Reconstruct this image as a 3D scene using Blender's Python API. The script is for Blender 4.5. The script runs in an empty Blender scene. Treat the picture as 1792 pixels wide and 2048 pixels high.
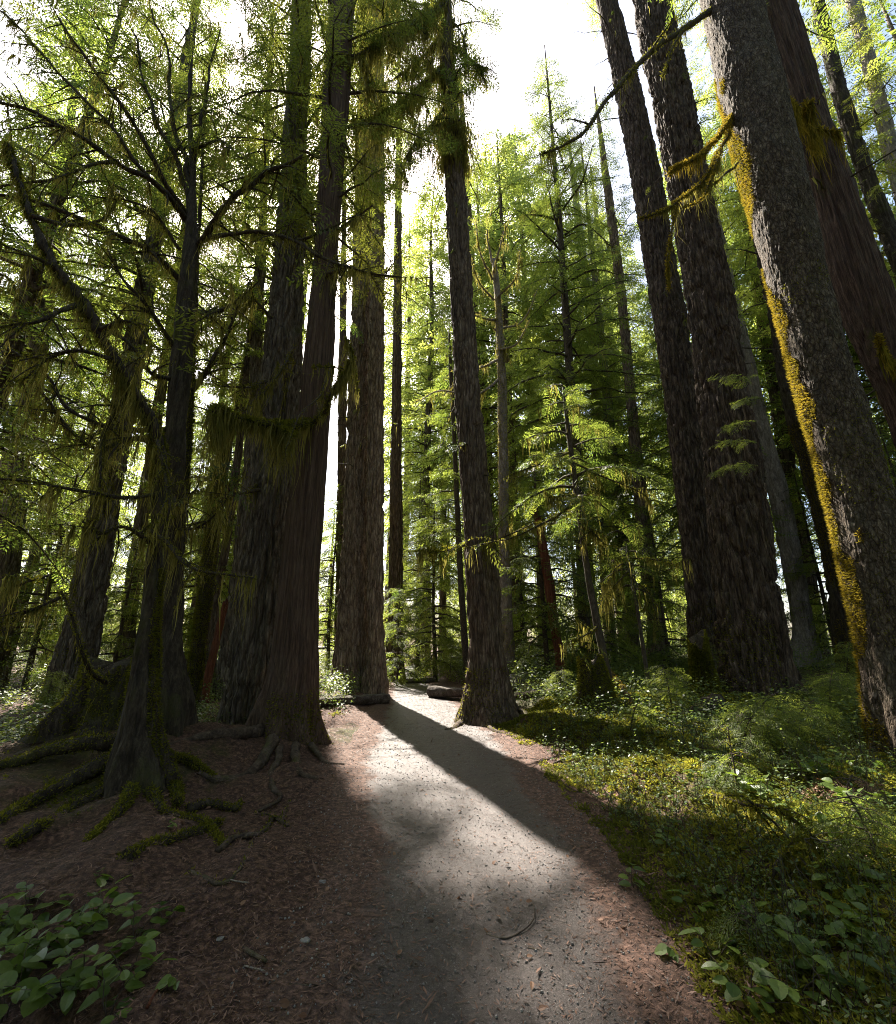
import bpy, math, random
import numpy as np
from mathutils import Vector

PI = math.pi
SC = bpy.context.scene
COL = SC.collection

# ------------------------------------------------------------------ camera frame (measured in a 1792 x 2048 picture)
F_PX, CX, CY = 893.0, 896.0, 1024.0
PITCH = math.radians(16.0)
EYE = np.array([0.0, 0.0, 1.6])
FWD = np.array([0, math.cos(PITCH), math.sin(PITCH)])
UPV = np.array([0, -math.sin(PITCH), math.cos(PITCH)])
RGT = np.array([1.0, 0, 0])
SUN_EL, SUN_AZ = math.radians(49.0), math.radians(-23.5)      # azimuth from +Y towards +X
SUN_DIR = np.array([math.sin(SUN_AZ) * math.cos(SUN_EL), math.cos(SUN_AZ) * math.cos(SUN_EL), math.sin(SUN_EL)])


def ray(px, py):
    return FWD + RGT * ((px - CX) / F_PX) + UPV * ((CY - py) / F_PX)


def at(px, py, Y):
    d = ray(px, py)
    return EYE + d * (Y / d[1])


# ------------------------------------------------------------------ noise
def _h(ix, iy, iz, seed):
    a = (ix.astype(np.int64) * 374761393 + iy.astype(np.int64) * 668265263 + iz.astype(np.int64) * 2147483647 + seed * 974711) & 0xFFFFFFFF
    a = ((a ^ (a >> 13)) * 1274126177) & 0xFFFFFFFF
    a = ((a ^ (a >> 16)) * 2246822519) & 0xFFFFFFFF
    a = a ^ (a >> 15)
    return (a & 0xFFFFFF) / float(0xFFFFFF)


def vnoise(p, seed=0):
    p = np.asarray(p, dtype=np.float64)
    i = np.floor(p).astype(np.int64)
    f = p - i
    f = f * f * (3 - 2 * f)
    out = 0
    for dx in (0, 1):
        wx = f[..., 0] if dx else 1 - f[..., 0]
        for dy in (0, 1):
            wy = f[..., 1] if dy else 1 - f[..., 1]
            for dz in (0, 1):
                wz = f[..., 2] if dz else 1 - f[..., 2]
                out = out + wx * wy * wz * _h(i[..., 0] + dx, i[..., 1] + dy, i[..., 2] + dz, seed)
    return out * 2 - 1


def fbm(p, seed=0, octv=3):
    p = np.asarray(p, dtype=np.float64)
    s, a = 0, 1.0
    for k in range(octv):
        s = s + a * vnoise(p * (2.03 ** k), seed + 17 * k)
        a *= 0.5
    return s


# ------------------------------------------------------------------ mesh helpers
class MB:
    """collects quads (arrays of shape (n,4,3)) and grids, each with a material slot and a tint value per vertex"""

    def __init__(self):
        self.v, self.f, self.m, self.t, self.s, self.n = [], [], [], [], [], 0

    def quads(self, q, mat=0, tint=None):
        q = np.asarray(q, dtype=np.float32)
        if len(q) == 0:
            return
        k = len(q)
        self.v.append(q.reshape(-1, 3))
        self.f.append((np.arange(k * 4).reshape(-1, 4) + self.n).astype(np.int32))
        self.m.append(np.full(k, mat, np.int32))
        self.s.append(np.zeros(k, bool))
        if tint is None:
            tint = np.full(k, 0.5)
        self.t.append(np.repeat(np.asarray(tint, np.float32), 4))
        self.n += k * 4

    def grid(self, g, mat=0, closed=True, tint=0.5, smooth=True):
        g = np.asarray(g, dtype=np.float32)
        r, c = g.shape[:2]
        idx = np.arange(r * c).reshape(r, c) + self.n
        nx = np.roll(idx, -1, axis=1) if closed else idx[:, 1:]
        a = idx if closed else idx[:, :-1]
        q = np.stack([a[:-1], nx[:-1], nx[1:], a[1:]], axis=-1).reshape(-1, 4)
        self.v.append(g.reshape(-1, 3))
        self.f.append(q.astype(np.int32))
        self.m.append(np.full(len(q), mat, np.int32))
        self.s.append(np.full(len(q), smooth, bool))
        tt = np.broadcast_to(np.asarray(tint, np.float32), (r, c)) if np.ndim(tint) else np.full((r, c), tint, np.float32)
        self.t.append(np.ascontiguousarray(tt).reshape(-1))
        self.n += r * c

    def merge(self, other, M=None, off=None):
        """add the geometry of another MB, optionally transformed"""
        v = np.concatenate(other.v)
        if M is not None:
            v = v @ np.asarray(M, np.float32).T
        if off is not None:
            v = v + np.asarray(off, np.float32)
        self.v.append(v.astype(np.float32))
        self.f.append(np.concatenate(other.f) + self.n)
        self.m.append(np.concatenate(other.m))
        self.s.append(np.concatenate(other.s))
        self.t.append(np.concatenate(other.t))
        self.n += len(v)

    def mesh(self, name, mats, base=(0, 0, 0)):
        me = bpy.data.meshes.new(name)
        v = np.concatenate(self.v).astype(np.float32) - np.asarray(base, np.float32)
        f = np.concatenate(self.f)
        me.vertices.add(len(v))
        me.vertices.foreach_set('co', v.ravel())
        me.loops.add(len(f) * 4)
        me.loops.foreach_set('vertex_index', f.ravel().astype(np.int32))
        me.polygons.add(len(f))
        me.polygons.foreach_set('loop_start', (np.arange(len(f)) * 4).astype(np.int32))
        me.polygons.foreach_set('material_index', np.concatenate(self.m))
        me.polygons.foreach_set('use_smooth', np.concatenate(self.s))
        for m in (mats if isinstance(mats, (list, tuple)) else [mats]):
            me.materials.append(m)
        at_ = me.attributes.new('tint', 'FLOAT', 'POINT')
        at_.data.foreach_set('value', np.concatenate(self.t).astype(np.float32))
        me.update(calc_edges=True)
        return me

    def build(self, name, mats, parent=None, base=(0, 0, 0)):
        o = bpy.data.objects.new(name, self.mesh(name, mats, base))
        COL.objects.link(o)
        if parent is not None:
            o.parent = parent
        else:
            o.location = base
        return o


def tag(o, label=None, cat=None, group=None, kind=None):
    if label:
        o['label'] = label
    if cat:
        o['category'] = cat
    if group:
        o['group'] = group
    if kind:
        o['kind'] = kind
    return o


def thing(name, label, cat, loc=(0, 0, 0), rotz=0.0, group=None):
    o = bpy.data.objects.new(name, None)
    o.empty_display_size = 0.2
    COL.objects.link(o)
    o.location = loc
    o.rotation_euler = (0, 0, rotz)
    return tag(o, label, cat, group)


def copy_tree(o, parent=None):
    c = o.copy()
    COL.objects.link(c)
    if parent is not None:
        c.parent = parent
    for ch in list(o.children):
        copy_tree(ch, c)
    return c


def smooth_path(pts, step):
    """Catmull-Rom through pts (each x,y,z,r) sampled about every step"""
    p = np.asarray(pts, float)
    p = np.vstack([2 * p[0] - p[1], p, 2 * p[-1] - p[-2]])
    out = []
    for i in range(1, len(p) - 2):
        a, b, c, d = p[i - 1], p[i], p[i + 1], p[i + 2]
        n = max(2, int(np.linalg.norm((c - b)[:3]) / (step if np.isscalar(step) else step(b))))
        t = np.linspace(0, 1, n, endpoint=False)[:, None]
        out.append(0.5 * (2 * b + (c - a) * t + (2 * a - 5 * b + 4 * c - d) * t ** 2 + (3 * b - a - 3 * c + d) * t ** 3))
    out.append(p[-2:-1])
    out = np.vstack(out)
    out[:, 3] = np.maximum(out[:, 3], 0.002)
    return out


def frames(c):
    t = np.gradient(c, axis=0)
    t /= np.linalg.norm(t, axis=1)[:, None] + 1e-9
    n = np.zeros_like(t)
    a = np.array([1.0, 0, 0]) if abs(t[0, 0]) < 0.8 else np.array([0, 1.0, 0])
    v = a - t[0] * np.dot(a, t[0])
    n[0] = v / np.linalg.norm(v)
    for i in range(1, len(c)):
        v = n[i - 1] - t[i] * np.dot(n[i - 1], t[i])
        n[i] = v / (np.linalg.norm(v) + 1e-9)
    return t, n, np.cross(t, n)


def tube_grid(path, seg, disp=None):
    """path (n,4) -> grid (n+1,seg,3); disp(P, s, th, r) gives a radius offset"""
    c, r = path[:, :3], path[:, 3]
    t, n, b = frames(c)
    th = np.linspace(0, 2 * PI, seg, endpoint=False)
    cs, sn = np.cos(th)[None, :, None], np.sin(th)[None, :, None]
    dirs = n[:, None, :] * cs + b[:, None, :] * sn
    s = np.concatenate([[0], np.cumsum(np.linalg.norm(np.diff(c, axis=0), axis=1))])
    R = np.repeat(r[:, None], seg, 1)
    if disp is not None:
        R = R + disp(c[:, None, :] + dirs * R[..., None], np.repeat(s[:, None], seg, 1), np.repeat(th[None], len(c), 0), R, dirs)
    g = c[:, None, :] + dirs * R[..., None]
    cap = np.repeat(c[-1][None, None, :] + t[-1] * r[-1] * 0.3, seg, 1)
    cap0 = np.repeat(c[0][None, None, :] - t[0] * r[0] * 0.1, seg, 1)
    return np.concatenate([cap0, g, cap], axis=0), dirs


# ------------------------------------------------------------------ materials
def new_mat(name):
    m = bpy.data.materials.new(name)
    m.use_nodes = True
    nt = m.node_tree
    nt.nodes.clear()
    out = nt.nodes.new('ShaderNodeOutputMaterial')
    return m, nt, out


def N(nt, kind, **kw):
    n = nt.nodes.new(kind)
    for k, v in kw.items():
        setattr(n, k, v)
    return n


def ramp(nt, src, stops):
    r = N(nt, 'ShaderNodeValToRGB')
    el = r.color_ramp.elements
    while len(el) < len(stops):
        el.new(0.5)
    for e, (p, c) in zip(el, stops):
        e.position = p
        e.color = (c[0], c[1], c[2], 1)
    nt.links.new(src, r.inputs[0])
    return r.outputs[0]


def mix_rgb(nt, fac, a, b, mode='MIX'):
    m = N(nt, 'ShaderNodeMix', data_type='RGBA', blend_type=mode)
    for sock, val in ((m.inputs[0], fac), (m.inputs[6], a), (m.inputs[7], b)):
        if isinstance(val, bpy.types.NodeSocket):
            nt.links.new(val, sock)
        elif isinstance(val, (int, float)):
            sock.default_value = val
        else:
            sock.default_value = (val[0], val[1], val[2], 1)
    return m.outputs[2]


def noise(nt, vec, scale, detail=4, rough=0.6):
    n = N(nt, 'ShaderNodeTexNoise')
    n.inputs['Scale'].default_value = scale
    n.inputs['Detail'].default_value = detail
    n.inputs['Roughness'].default_value = rough
    if vec is not None:
        nt.links.new(vec, n.inputs['Vector'])
    return n.outputs[0]


def mapped(nt, scale=(1, 1, 1), coord='Object'):
    tc = N(nt, 'ShaderNodeTexCoord')
    mp = N(nt, 'ShaderNodeMapping')
    mp.inputs['Scale'].default_value = scale
    nt.links.new(tc.outputs[coord], mp.inputs[0])
    return mp.outputs[0]


def bark_mat(name, dark, mid, light, stretch=0.14, scale=14, moss=0.0, bump=0.8, lichen=0.25, plates=None):
    m, nt, out = new_mat(name)
    v = mapped(nt, (1, 1, stretch))
    n1 = noise(nt, v, scale, 8, 0.75)
    col = ramp(nt, n1, [(0.34, dark), (0.5, mid), (0.66, light)])
    n4 = noise(nt, v, scale * 3.1, 5, 0.75)
    col = mix_rgb(nt, 0.75, col, ramp(nt, n4, [(0.36, (0.45, 0.42, 0.4)), (0.52, (1, 1, 1)), (0.66, (1.5, 1.48, 1.45))]), 'MULTIPLY')
    hgt = n4
    if plates:
        wv = N(nt, 'ShaderNodeMix', data_type='VECTOR')
        wv.inputs[0].default_value = 0.06
        nz = N(nt, 'ShaderNodeTexNoise')
        nz.inputs['Scale'].default_value = plates * 0.5
        nz.inputs['Detail'].default_value = 4
        nt.links.new(v, nz.inputs['Vector'])
        nt.links.new(v, wv.inputs[4])
        nt.links.new(nz.outputs['Color'], wv.inputs[5])
        vo = N(nt, 'ShaderNodeTexVoronoi', feature='DISTANCE_TO_EDGE')
        vo.inputs['Scale'].default_value = plates
        nt.links.new(wv.outputs[1], vo.inputs['Vector'])
        cr = ramp(nt, vo.outputs['Distance'], [(0.0, (0.42, 0.36, 0.32)), (0.10, (0.8, 0.78, 0.76)), (0.3, (1.12, 1.12, 1.12))])
        col = mix_rgb(nt, 0.9, col, cr, 'MULTIPLY')
        ma = N(nt, 'ShaderNodeMath', operation='MULTIPLY_ADD')
        pl = N(nt, 'ShaderNodeMath', operation='MINIMUM')
        nt.links.new(vo.outputs['Distance'], pl.inputs[0])
        pl.inputs[1].default_value = 0.22
        nt.links.new(pl.outputs[0], ma.inputs[0])
        ma.inputs[1].default_value = 3.0
        nt.links.new(n4, ma.inputs[2])
        hgt = ma.outputs[0]
    v2 = mapped(nt, (1, 1, 0.6))
    n2 = noise(nt, v2, 3.1, 7, 0.75)
    col = mix_rgb(nt, ramp(nt, n2, [(0.5, (0, 0, 0)), (0.72, (lichen,) * 3)]), col, (0.17, 0.165, 0.125))
    if moss > 0:
        n3 = noise(nt, v2, 1.7, 8, 0.75)
        k = ramp(nt, n3, [(0.62 - moss * 0.25, (0, 0, 0)), (0.74 - moss * 0.2, (1, 1, 1))])
        col = mix_rgb(nt, k, col, (0.06, 0.06, 0.012))
    bs = N(nt, 'ShaderNodeBsdfPrincipled')
    nt.links.new(col, bs.inputs['Base Color'])
    bs.inputs['Roughness'].default_value = 0.85
    bs.inputs['Specular IOR Level'].default_value = 0.25
    bp = N(nt, 'ShaderNodeBump')
    bp.inputs['Strength'].default_value = bump
    bp.inputs['Distance'].default_value = 0.03
    nt.links.new(hgt, bp.inputs['Height'])
    nt.links.new(bp.outputs[0], bs.inputs['Normal'])
    nt.links.new(bs.outputs[0], out.inputs[0])
    return m


def leaf_mat(name, c0, c1, t0, t1, trans=0.45, rough=0.5, spec=0.35, vein=False):
    """c0..c1 reflected colours over the tint attribute, t0..t1 transmitted colours"""
    m, nt, out = new_mat(name)
    a = N(nt, 'ShaderNodeAttribute', attribute_name='tint')
    oi = N(nt, 'ShaderNodeObjectInfo')
    ad = N(nt, 'ShaderNodeMath', operation='MULTIPLY_ADD')
    nt.links.new(oi.outputs['Random'], ad.inputs[0])
    ad.inputs[1].default_value = 0.3
    ad2 = N(nt, 'ShaderNodeMath', operation='MULTIPLY_ADD')
    nt.links.new(a.outputs['Fac'], ad2.inputs[0])
    ad2.inputs[1].default_value = 0.85
    ad2.inputs[2].default_value = -0.08
    nt.links.new(ad2.outputs[0], ad.inputs[2])
    fac = ad.outputs[0]
    cr = ramp(nt, fac, [(0.0, c0), (1.0, c1)])
    ct = ramp(nt, fac, [(0.0, t0), (1.0, t1)])
    if vein:
        v = mapped(nt, (1, 1, 1))
        cr = mix_rgb(nt, 0.6, cr, ramp(nt, noise(nt, v, 55, 5, .7), [(0.32, (0.4, 0.33, 0.25)), (0.45, (.85, .85, .8)), (0.65, (1.25, 1.25, 1.2))]), 'MULTIPLY')
    bs = N(nt, 'ShaderNodeBsdfPrincipled')
    nt.links.new(cr, bs.inputs['Base Color'])
    bs.inputs['Roughness'].default_value = rough
    bs.inputs['Specular IOR Level'].default_value = spec
    tr = N(nt, 'ShaderNodeBsdfTranslucent')
    nt.links.new(ct, tr.inputs['Color'])
    mx = N(nt, 'ShaderNodeMixShader')
    mx.inputs[0].default_value = trans
    nt.links.new(bs.outputs[0], mx.inputs[1])
    nt.links.new(tr.outputs[0], mx.inputs[2])
    nt.links.new(mx.outputs[0], out.inputs[0])
    return m


M = {}
M['fir'] = bark_mat('furrowed_fir_bark', (0.05, 0.034, 0.024), (0.14, 0.098, 0.068), (0.27, 0.205, 0.15), 0.15, 13, 0.0, 1.0, .25, 13)
M['fir_moss'] = bark_mat('scaly_mossy_bark', (0.04, 0.029, 0.02), (0.115, 0.085, 0.058), (0.26, 0.21, 0.155), 0.42, 17, 0.12, 1.0, 0.4, 26)
M['warm'] = bark_mat('warm_fir_bark', (0.08, 0.052, 0.035), (0.2, 0.14, 0.096), (0.36, 0.27, 0.19), 0.16, 12, 0.05, 1.0, .25, 12)
M['cedar'] = bark_mat('fibrous_cedar_bark', (0.035, 0.02, 0.013), (0.085, 0.05, 0.033), (0.15, 0.1, 0.07), 0.035, 24, 0.15, lichen=0.12)
M['tan'] = bark_mat('tan_fir_bark', (0.12, 0.085, 0.06), (0.28, 0.21, 0.15), (0.46, 0.37, 0.28), 0.16, 12, 0.0, 1.0, .25, 12)  # bark colour brightened to stand in for haze and flare on the pair
M['deep'] = bark_mat('deep_brown_fir_bark', (0.03, 0.02, 0.014), (0.095, 0.064, 0.045), (0.22, 0.16, 0.115), 0.15, 13, 0.12, 1.0, .2, 12)
M['cedar_dark'] = bark_mat('dark_red_cedar_bark', (0.022, 0.012, 0.009), (0.07, 0.04, 0.028), (0.15, 0.095, 0.068), 0.05, 22, 0.1, 1.0, .15)
M['grey'] = bark_mat('grey_bark', (0.06, 0.047, 0.035), (0.15, 0.122, 0.092), (0.3, 0.25, 0.19), 0.13, 12, 0.2, 1.0, .3, 12)
M['pale'] = bark_mat('pale_bark', (0.12, 0.1, 0.085), (0.24, 0.2, 0.17), (0.36, 0.31, 0.27), 0.3, 9, 0.1)
M['red'] = bark_mat('red_rotten_wood', (0.06, 0.02, 0.01), (0.14, 0.045, 0.022), (0.22, 0.085, 0.045), 0.05, 20, 0.1)
M['dark_moss'] = bark_mat('mossy_dark_bark', (0.016, 0.011, 0.008), (0.05, 0.036, 0.024), (0.10, 0.078, 0.052), 0.22, 16, 0.4, 1.0, .2)
M['twig'] = bark_mat('twig_bark', (0.03, 0.022, 0.016), (0.065, 0.048, 0.035), (0.12, 0.095, 0.07), 0.5, 18, 0.35, 0.2)
M['log'] = bark_mat('weathered_log', (0.06, 0.05, 0.043), (0.14, 0.12, 0.105), (0.26, 0.235, 0.21), 0.6, 10, 0.25)
M['log_dark'] = bark_mat('dark_weathered_log', (0.03, 0.023, 0.019), (0.085, 0.068, 0.056), (0.19, 0.165, 0.145), 1.0, 9, 0.05)
M['root'] = bark_mat('root_bark', (0.03, 0.02, 0.014), (0.075, 0.05, 0.035), (0.14, 0.1, 0.072), 1.0, 10, 0.3)
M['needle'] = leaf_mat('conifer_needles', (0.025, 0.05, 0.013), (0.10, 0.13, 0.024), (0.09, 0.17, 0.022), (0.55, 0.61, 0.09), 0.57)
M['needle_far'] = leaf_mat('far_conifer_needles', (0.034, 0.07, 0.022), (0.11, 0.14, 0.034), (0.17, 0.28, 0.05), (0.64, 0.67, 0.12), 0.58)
M['needle_dark'] = leaf_mat('shaded_old_needles', (0.025, 0.045, 0.012), (0.08, 0.095, 0.022), (0.10, 0.15, 0.02), (0.46, 0.45, 0.06), 0.52)  # darker, browner needle colours for the dense mossy crowns
M['moss_hang'] = leaf_mat('hanging_moss', (0.08, 0.078, 0.018), (0.25, 0.225, 0.065), (0.22, 0.2, 0.035), (0.62, 0.54, 0.13), 0.5, 0.85, 0.1)
M['moss_gold'] = leaf_mat('golden_trunk_moss', (0.05, 0.05, 0.007), (0.26, 0.185, 0.022), (0.14, 0.13, 0.01), (0.52, 0.36, 0.04), 0.42, 0.9, 0.1)
M['moss_green'] = leaf_mat('green_moss', (0.04, 0.045, 0.007), (0.16, 0.155, 0.02), (0.13, 0.14, 0.012), (0.44, 0.4, 0.04), 0.4, 0.9, 0.1)
M['moss_floor'] = leaf_mat('feather_moss', (0.03, 0.042, 0.006), (0.23, 0.215, 0.024), (0.11, 0.125, 0.01), (0.44, 0.41, 0.04), 0.4, 0.85, 0.12)
M['salal'] = leaf_mat('salal_leaf', (0.03, 0.06, 0.010), (0.12, 0.17, 0.03), (0.07, 0.14, 0.012), (0.28, 0.38, 0.04), 0.35, 0.42, 0.4, vein=True)
M['dead_leaf'] = leaf_mat('dead_leaf', (0.09, 0.04, 0.02), (0.28, 0.16, 0.1), (0.2, 0.08, 0.03), (0.35, 0.2, 0.1), 0.25, 0.6, 0.3)
M['litter'] = leaf_mat('needle_litter', (0.024, 0.011, 0.007), (0.28, 0.155, 0.105), (0.05, 0.02, 0.01), (0.16, 0.08, 0.05), 0.1, 0.65, 0.4)
M['stone'] = leaf_mat('gravel_stone', (0.08, 0.072, 0.066), (0.34, 0.31, 0.29), (0.1, 0.1, 0.1), (0.1, 0.1, 0.1), 0.0, 0.6, 0.4)
M['under'] = leaf_mat('undergrowth_leaf', (0.022, 0.055, 0.016), (0.095, 0.14, 0.035), (0.08, 0.15, 0.02), (0.40, 0.44, 0.07), 0.45, 0.45, 0.4)


def ground_mat():
    m, nt, out = new_mat('forest_floor')
    v = mapped(nt, (1, 1, 1))
    a = N(nt, 'ShaderNodeAttribute', attribute_name='tint')      # 1 = moss, 0 = needle duff
    duff = ramp(nt, noise(nt, v, 22, 8, 0.75), [(0.34, (0.015, 0.007, 0.005)), (0.5, (0.07, 0.035, 0.023)), (0.64, (0.19, 0.105, 0.072))])
    mossc = ramp(nt, noise(nt, v, 12, 8, 0.75), [(0.3, (0.014, 0.014, 0.005)), (0.5, (0.045, 0.045, 0.009)), (0.72, (0.12, 0.1, 0.016))])
    ad = N(nt, 'ShaderNodeMath', operation='ADD')
    nt.links.new(a.outputs['Fac'], ad.inputs[0])
    nt.links.new(noise(nt, v, 2.2, 6, 0.7), ad.inputs[1])
    col = mix_rgb(nt, ramp(nt, ad.outputs[0], [(0.72, (0, 0, 0)), (0.95, (1, 1, 1))]), duff, mossc)
    bs = N(nt, 'ShaderNodeBsdfPrincipled')
    nt.links.new(col, bs.inputs['Base Color'])
    bs.inputs['Roughness'].default_value = 0.85
    bs.inputs['Specular IOR Level'].default_value = 0.3
    bp = N(nt, 'ShaderNodeBump')
    bp.inputs['Strength'].default_value = 0.9
    bp.inputs['Distance'].default_value = 0.02
    nt.links.new(noise(nt, v, 45, 6, 0.75), bp.inputs['Height'])
    nt.links.new(bp.outputs[0], bs.inputs['Normal'])
    nt.links.new(bs.outputs[0], out.inputs[0])
    return m


def path_mat():
    m, nt, out = new_mat('trodden_gravel')
    v = mapped(nt, (1, 1, 1))
    a = N(nt, 'ShaderNodeAttribute', attribute_name='tint')      # 1 = middle of the path, 0 = its edge
    n1 = noise(nt, v, 60, 8, 0.85)
    grav = ramp(nt, n1, [(0.36, (0.010, 0.007, 0.006)), (0.5, (0.042, 0.030, 0.026)), (0.64, (0.14, 0.108, 0.096))])
    grav = mix_rgb(nt, ramp(nt, noise(nt, v, 2.6, 8, 0.75), [(0.4, (0, 0, 0)), (0.66, (0.7, 0.7, 0.7))]), grav, ramp(nt, noise(nt, v, 34, 6, 0.8), [(0.36, (0.015, 0.01, 0.008)), (0.62, (0.085, 0.058, 0.048))]))
    grav = mix_rgb(nt, ramp(nt, noise(nt, v, 190, 2, 0.5), [(0.64, (0, 0, 0)), (0.7, (0.5, 0.5, 0.5))]), grav, (0.32, 0.29, 0.27))
    duff = ramp(nt, noise(nt, v, 22, 8, 0.75), [(0.34, (0.017, 0.009, 0.006)), (0.5, (0.075, 0.039, 0.026)), (0.64, (0.2, 0.112, 0.08))])
    ad = N(nt, 'ShaderNodeMath', operation='ADD')
    nt.links.new(a.outputs['Fac'], ad.inputs[0])
    nt.links.new(noise(nt, v, 3.0, 6, 0.75), ad.inputs[1])
    col = mix_rgb(nt, ramp(nt, ad.outputs[0], [(0.75, (0, 0, 0)), (1.25, (1, 1, 1))]), duff, grav)
    bs = N(nt, 'ShaderNodeBsdfPrincipled')
    nt.links.new(col, bs.inputs['Base Color'])
    rr = ramp(nt, ad.outputs[0], [(0.75, (.9, .9, .9)), (1.25, (.48, .48, .48))])
    nt.links.new(rr, bs.inputs['Roughness'])
    bs.inputs['Specular IOR Level'].default_value = 0.45
    bp = N(nt, 'ShaderNodeBump')
    bp.inputs['Strength'].default_value = 0.75
    bp.inputs['Distance'].default_value = 0.012
    nt.links.new(noise(nt, v, 60, 6, 0.8), bp.inputs['Height'])
    nt.links.new(bp.outputs[0], bs.inputs['Normal'])
    nt.links.new(bs.outputs[0], out.inputs[0])
    return m


M['ground'] = ground_mat()
M['path'] = path_mat()

# ------------------------------------------------------------------ ground
PL = [(2048, 560), (1850, 640), (1700, 700), (1600, 682), (1550, 690), (1500, 700), (1450, 735), (1420, 745), (1400, 765), (1375, 772), (1352, 775)]
PR = [(2048, 1430), (1850, 1320), (1700, 1220), (1600, 1130), (1550, 1085), (1500, 1050), (1450, 985), (1420, 950), (1400, 925), (1375, 880), (1352, 850)]


def flat(px, py):
    d = ray(px, py)
    t = -EYE[2] / d[2]
    return (EYE + d * t)[:2]


_l = np.array([flat(x, y) for y, x in PL])
_r = np.array([flat(x, y) for y, x in PR])


def path_edges(Y):
    Y = np.asarray(Y, float)
    xl = np.interp(Y, _l[:, 1], _l[:, 0])
    xr = np.interp(Y, _r[:, 1], _r[:, 0])
    return xl, xr


def sstep(a, b, x):
    t = np.clip((x - a) / (b - a), 0, 1)
    return t * t * (3 - 2 * t)


def ground_z(x, y, fine=True):
    x, y = np.asarray(x, float), np.asarray(y, float)
    xl, xr = path_edges(y)
    dr, dl = x - xr, xl - x
    z = 0.46 * sstep(0.0, 1.7, dr) + 0.25 * sstep(2.5, 9, dr)
    z = z + 0.10 * sstep(0.3, 2.5, dl) + 0.12 * sstep(2, 8, dl)
    z = z + 0.42 * np.exp(-(((x + 4.1) / 1.3) ** 2 + ((y - 6.6) / 1.4) ** 2))          # root mound on the left
    z = z + 0.16 * np.exp(-(((x - 2.3) / 0.8) ** 2 + ((y - 8.6) / 0.8) ** 2))
    off = np.maximum(np.maximum(dr, dl), 0)
    k = sstep(0.0, 0.8, off)
    p = np.stack([x, y, np.zeros_like(x)], -1)
    z = z + k * 0.13 * fbm(p * 0.8, 3, 3)
    z = z + 0.05 * sstep(.2, .9, dr) * fbm(p * 2.1, 21, 2)
    if fine:
        z = z + (0.14 + 0.86 * k) * (0.034 * fbm(p * 3.1, 5, 3) + 0.014 * fbm(p * 13, 9, 2))
    z = z - 0.03 * (1 - sstep(-0.5, 0.1, np.maximum(dr, dl)))
    return z


def gz(x, y):
    return float(ground_z(np.array([x]), np.array([y]))[0])


def on_ground(px, py):
    d = ray(px, py)
    t = -EYE[2] / d[2] if d[2] < -0.02 else 40
    for _ in range(25):
        p = EYE + d * t
        h = gz(p[0], p[1])
        t += 0.6 * (h - p[2]) / d[2] if d[2] < -0.02 else 0
    return EYE + d * t


def build_ground():
    u = np.linspace(-1, 1, 420)
    xs = np.sign(u) * (6.5 * np.abs(u) + 150 * np.abs(u) ** 5)
    v = np.linspace(0, 1, 460)
    ys = -0.6 + 14 * v + 190 * v ** 4
    ys = np.concatenate([np.linspace(-150, -1.2, 40), ys])
    X, Y = np.meshgrid(xs, ys)
    Z = ground_z(X, Y)
    xl, xr = path_edges(Y)
    moss = 0.15 + 0.45 * sstep(0.35, 1.6, X - xr) - 0.12 * sstep(0.0, .5, xl - X) + 0.35 * np.exp(-(((X + 4) / 1.6) ** 2 + ((Y - 5.6) / 1.6) ** 2))
    moss = moss - 0.2 * sstep(12, 20, Y) + 0.35 * np.exp(-(((X + 1.9) / 0.35) ** 2 + ((Y - 8.6) / 0.9) ** 2))
    mb = MB()
    mb.grid(np.stack([X, Y, Z], -1), 0, closed=False, tint=moss)
    return mb.build('ground', M['ground']), None


g, _ = build_ground()
tag(g, kind='structure', label='brown forest floor of needles and moss under the trees', cat='ground')


def build_path():
    ys = np.concatenate([np.linspace(-0.5, 12, 420), np.linspace(12.06, 32, 160)])
    nc = 150
    u = np.linspace(0, 1, nc)
    xl, xr = path_edges(ys)
    pl = np.stack([ys, ys * 0, ys * 0], -1)
    xl = xl + 0.05 * fbm(pl * 1.6, 31, 4)
    xr = xr + 0.06 * fbm(pl * 1.6 + 40, 37, 4)
    xl = xl - 0.15
    xr = xr + 0.15
    X = xl[:, None] * (1 - u) + xr[:, None] * u
    Y = np.repeat(ys[:, None], nc, 1)
    Z = ground_z(X, Y) + 0.006
    p = np.stack([X, Y, Y * 0], -1)
    e = np.minimum(u, 1 - u) * (xr - xl)[:, None]
    Z = Z + 0.004 * fbm(p * 22, 71, 2) * sstep(0, 0.2, e)
    Z = Z - 0.012 * (1 - sstep(0, 0.06, e))
    mb = MB()
    mb.grid(np.stack([X, Y, Z], -1), 0, closed=False, tint=sstep(0.08, 1.0, e))
    o = mb.build('path', M['path'])
    tag(o, kind='structure', label='grey gravel footpath leading between the big trunks', cat='path')


build_path()

# ------------------------------------------------------------------ foliage kit
DENS = 1.5

def rhombi(p, d, side, ln, wd):
    """leaf quads: base p, direction d, side vector, lengths, widths"""
    p, d, side = np.asarray(p), np.asarray(d), np.asarray(side)
    ln, wd = np.asarray(ln)[:, None], np.asarray(wd)[:, None]
    m = p + d * ln * 0.45
    return np.stack([p, m + side * wd * 0.5, p + d * ln, m - side * wd * 0.5], axis=1)


def unit(v):
    return v / (np.linalg.norm(v, axis=-1, keepdims=True) + 1e-9)


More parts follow.
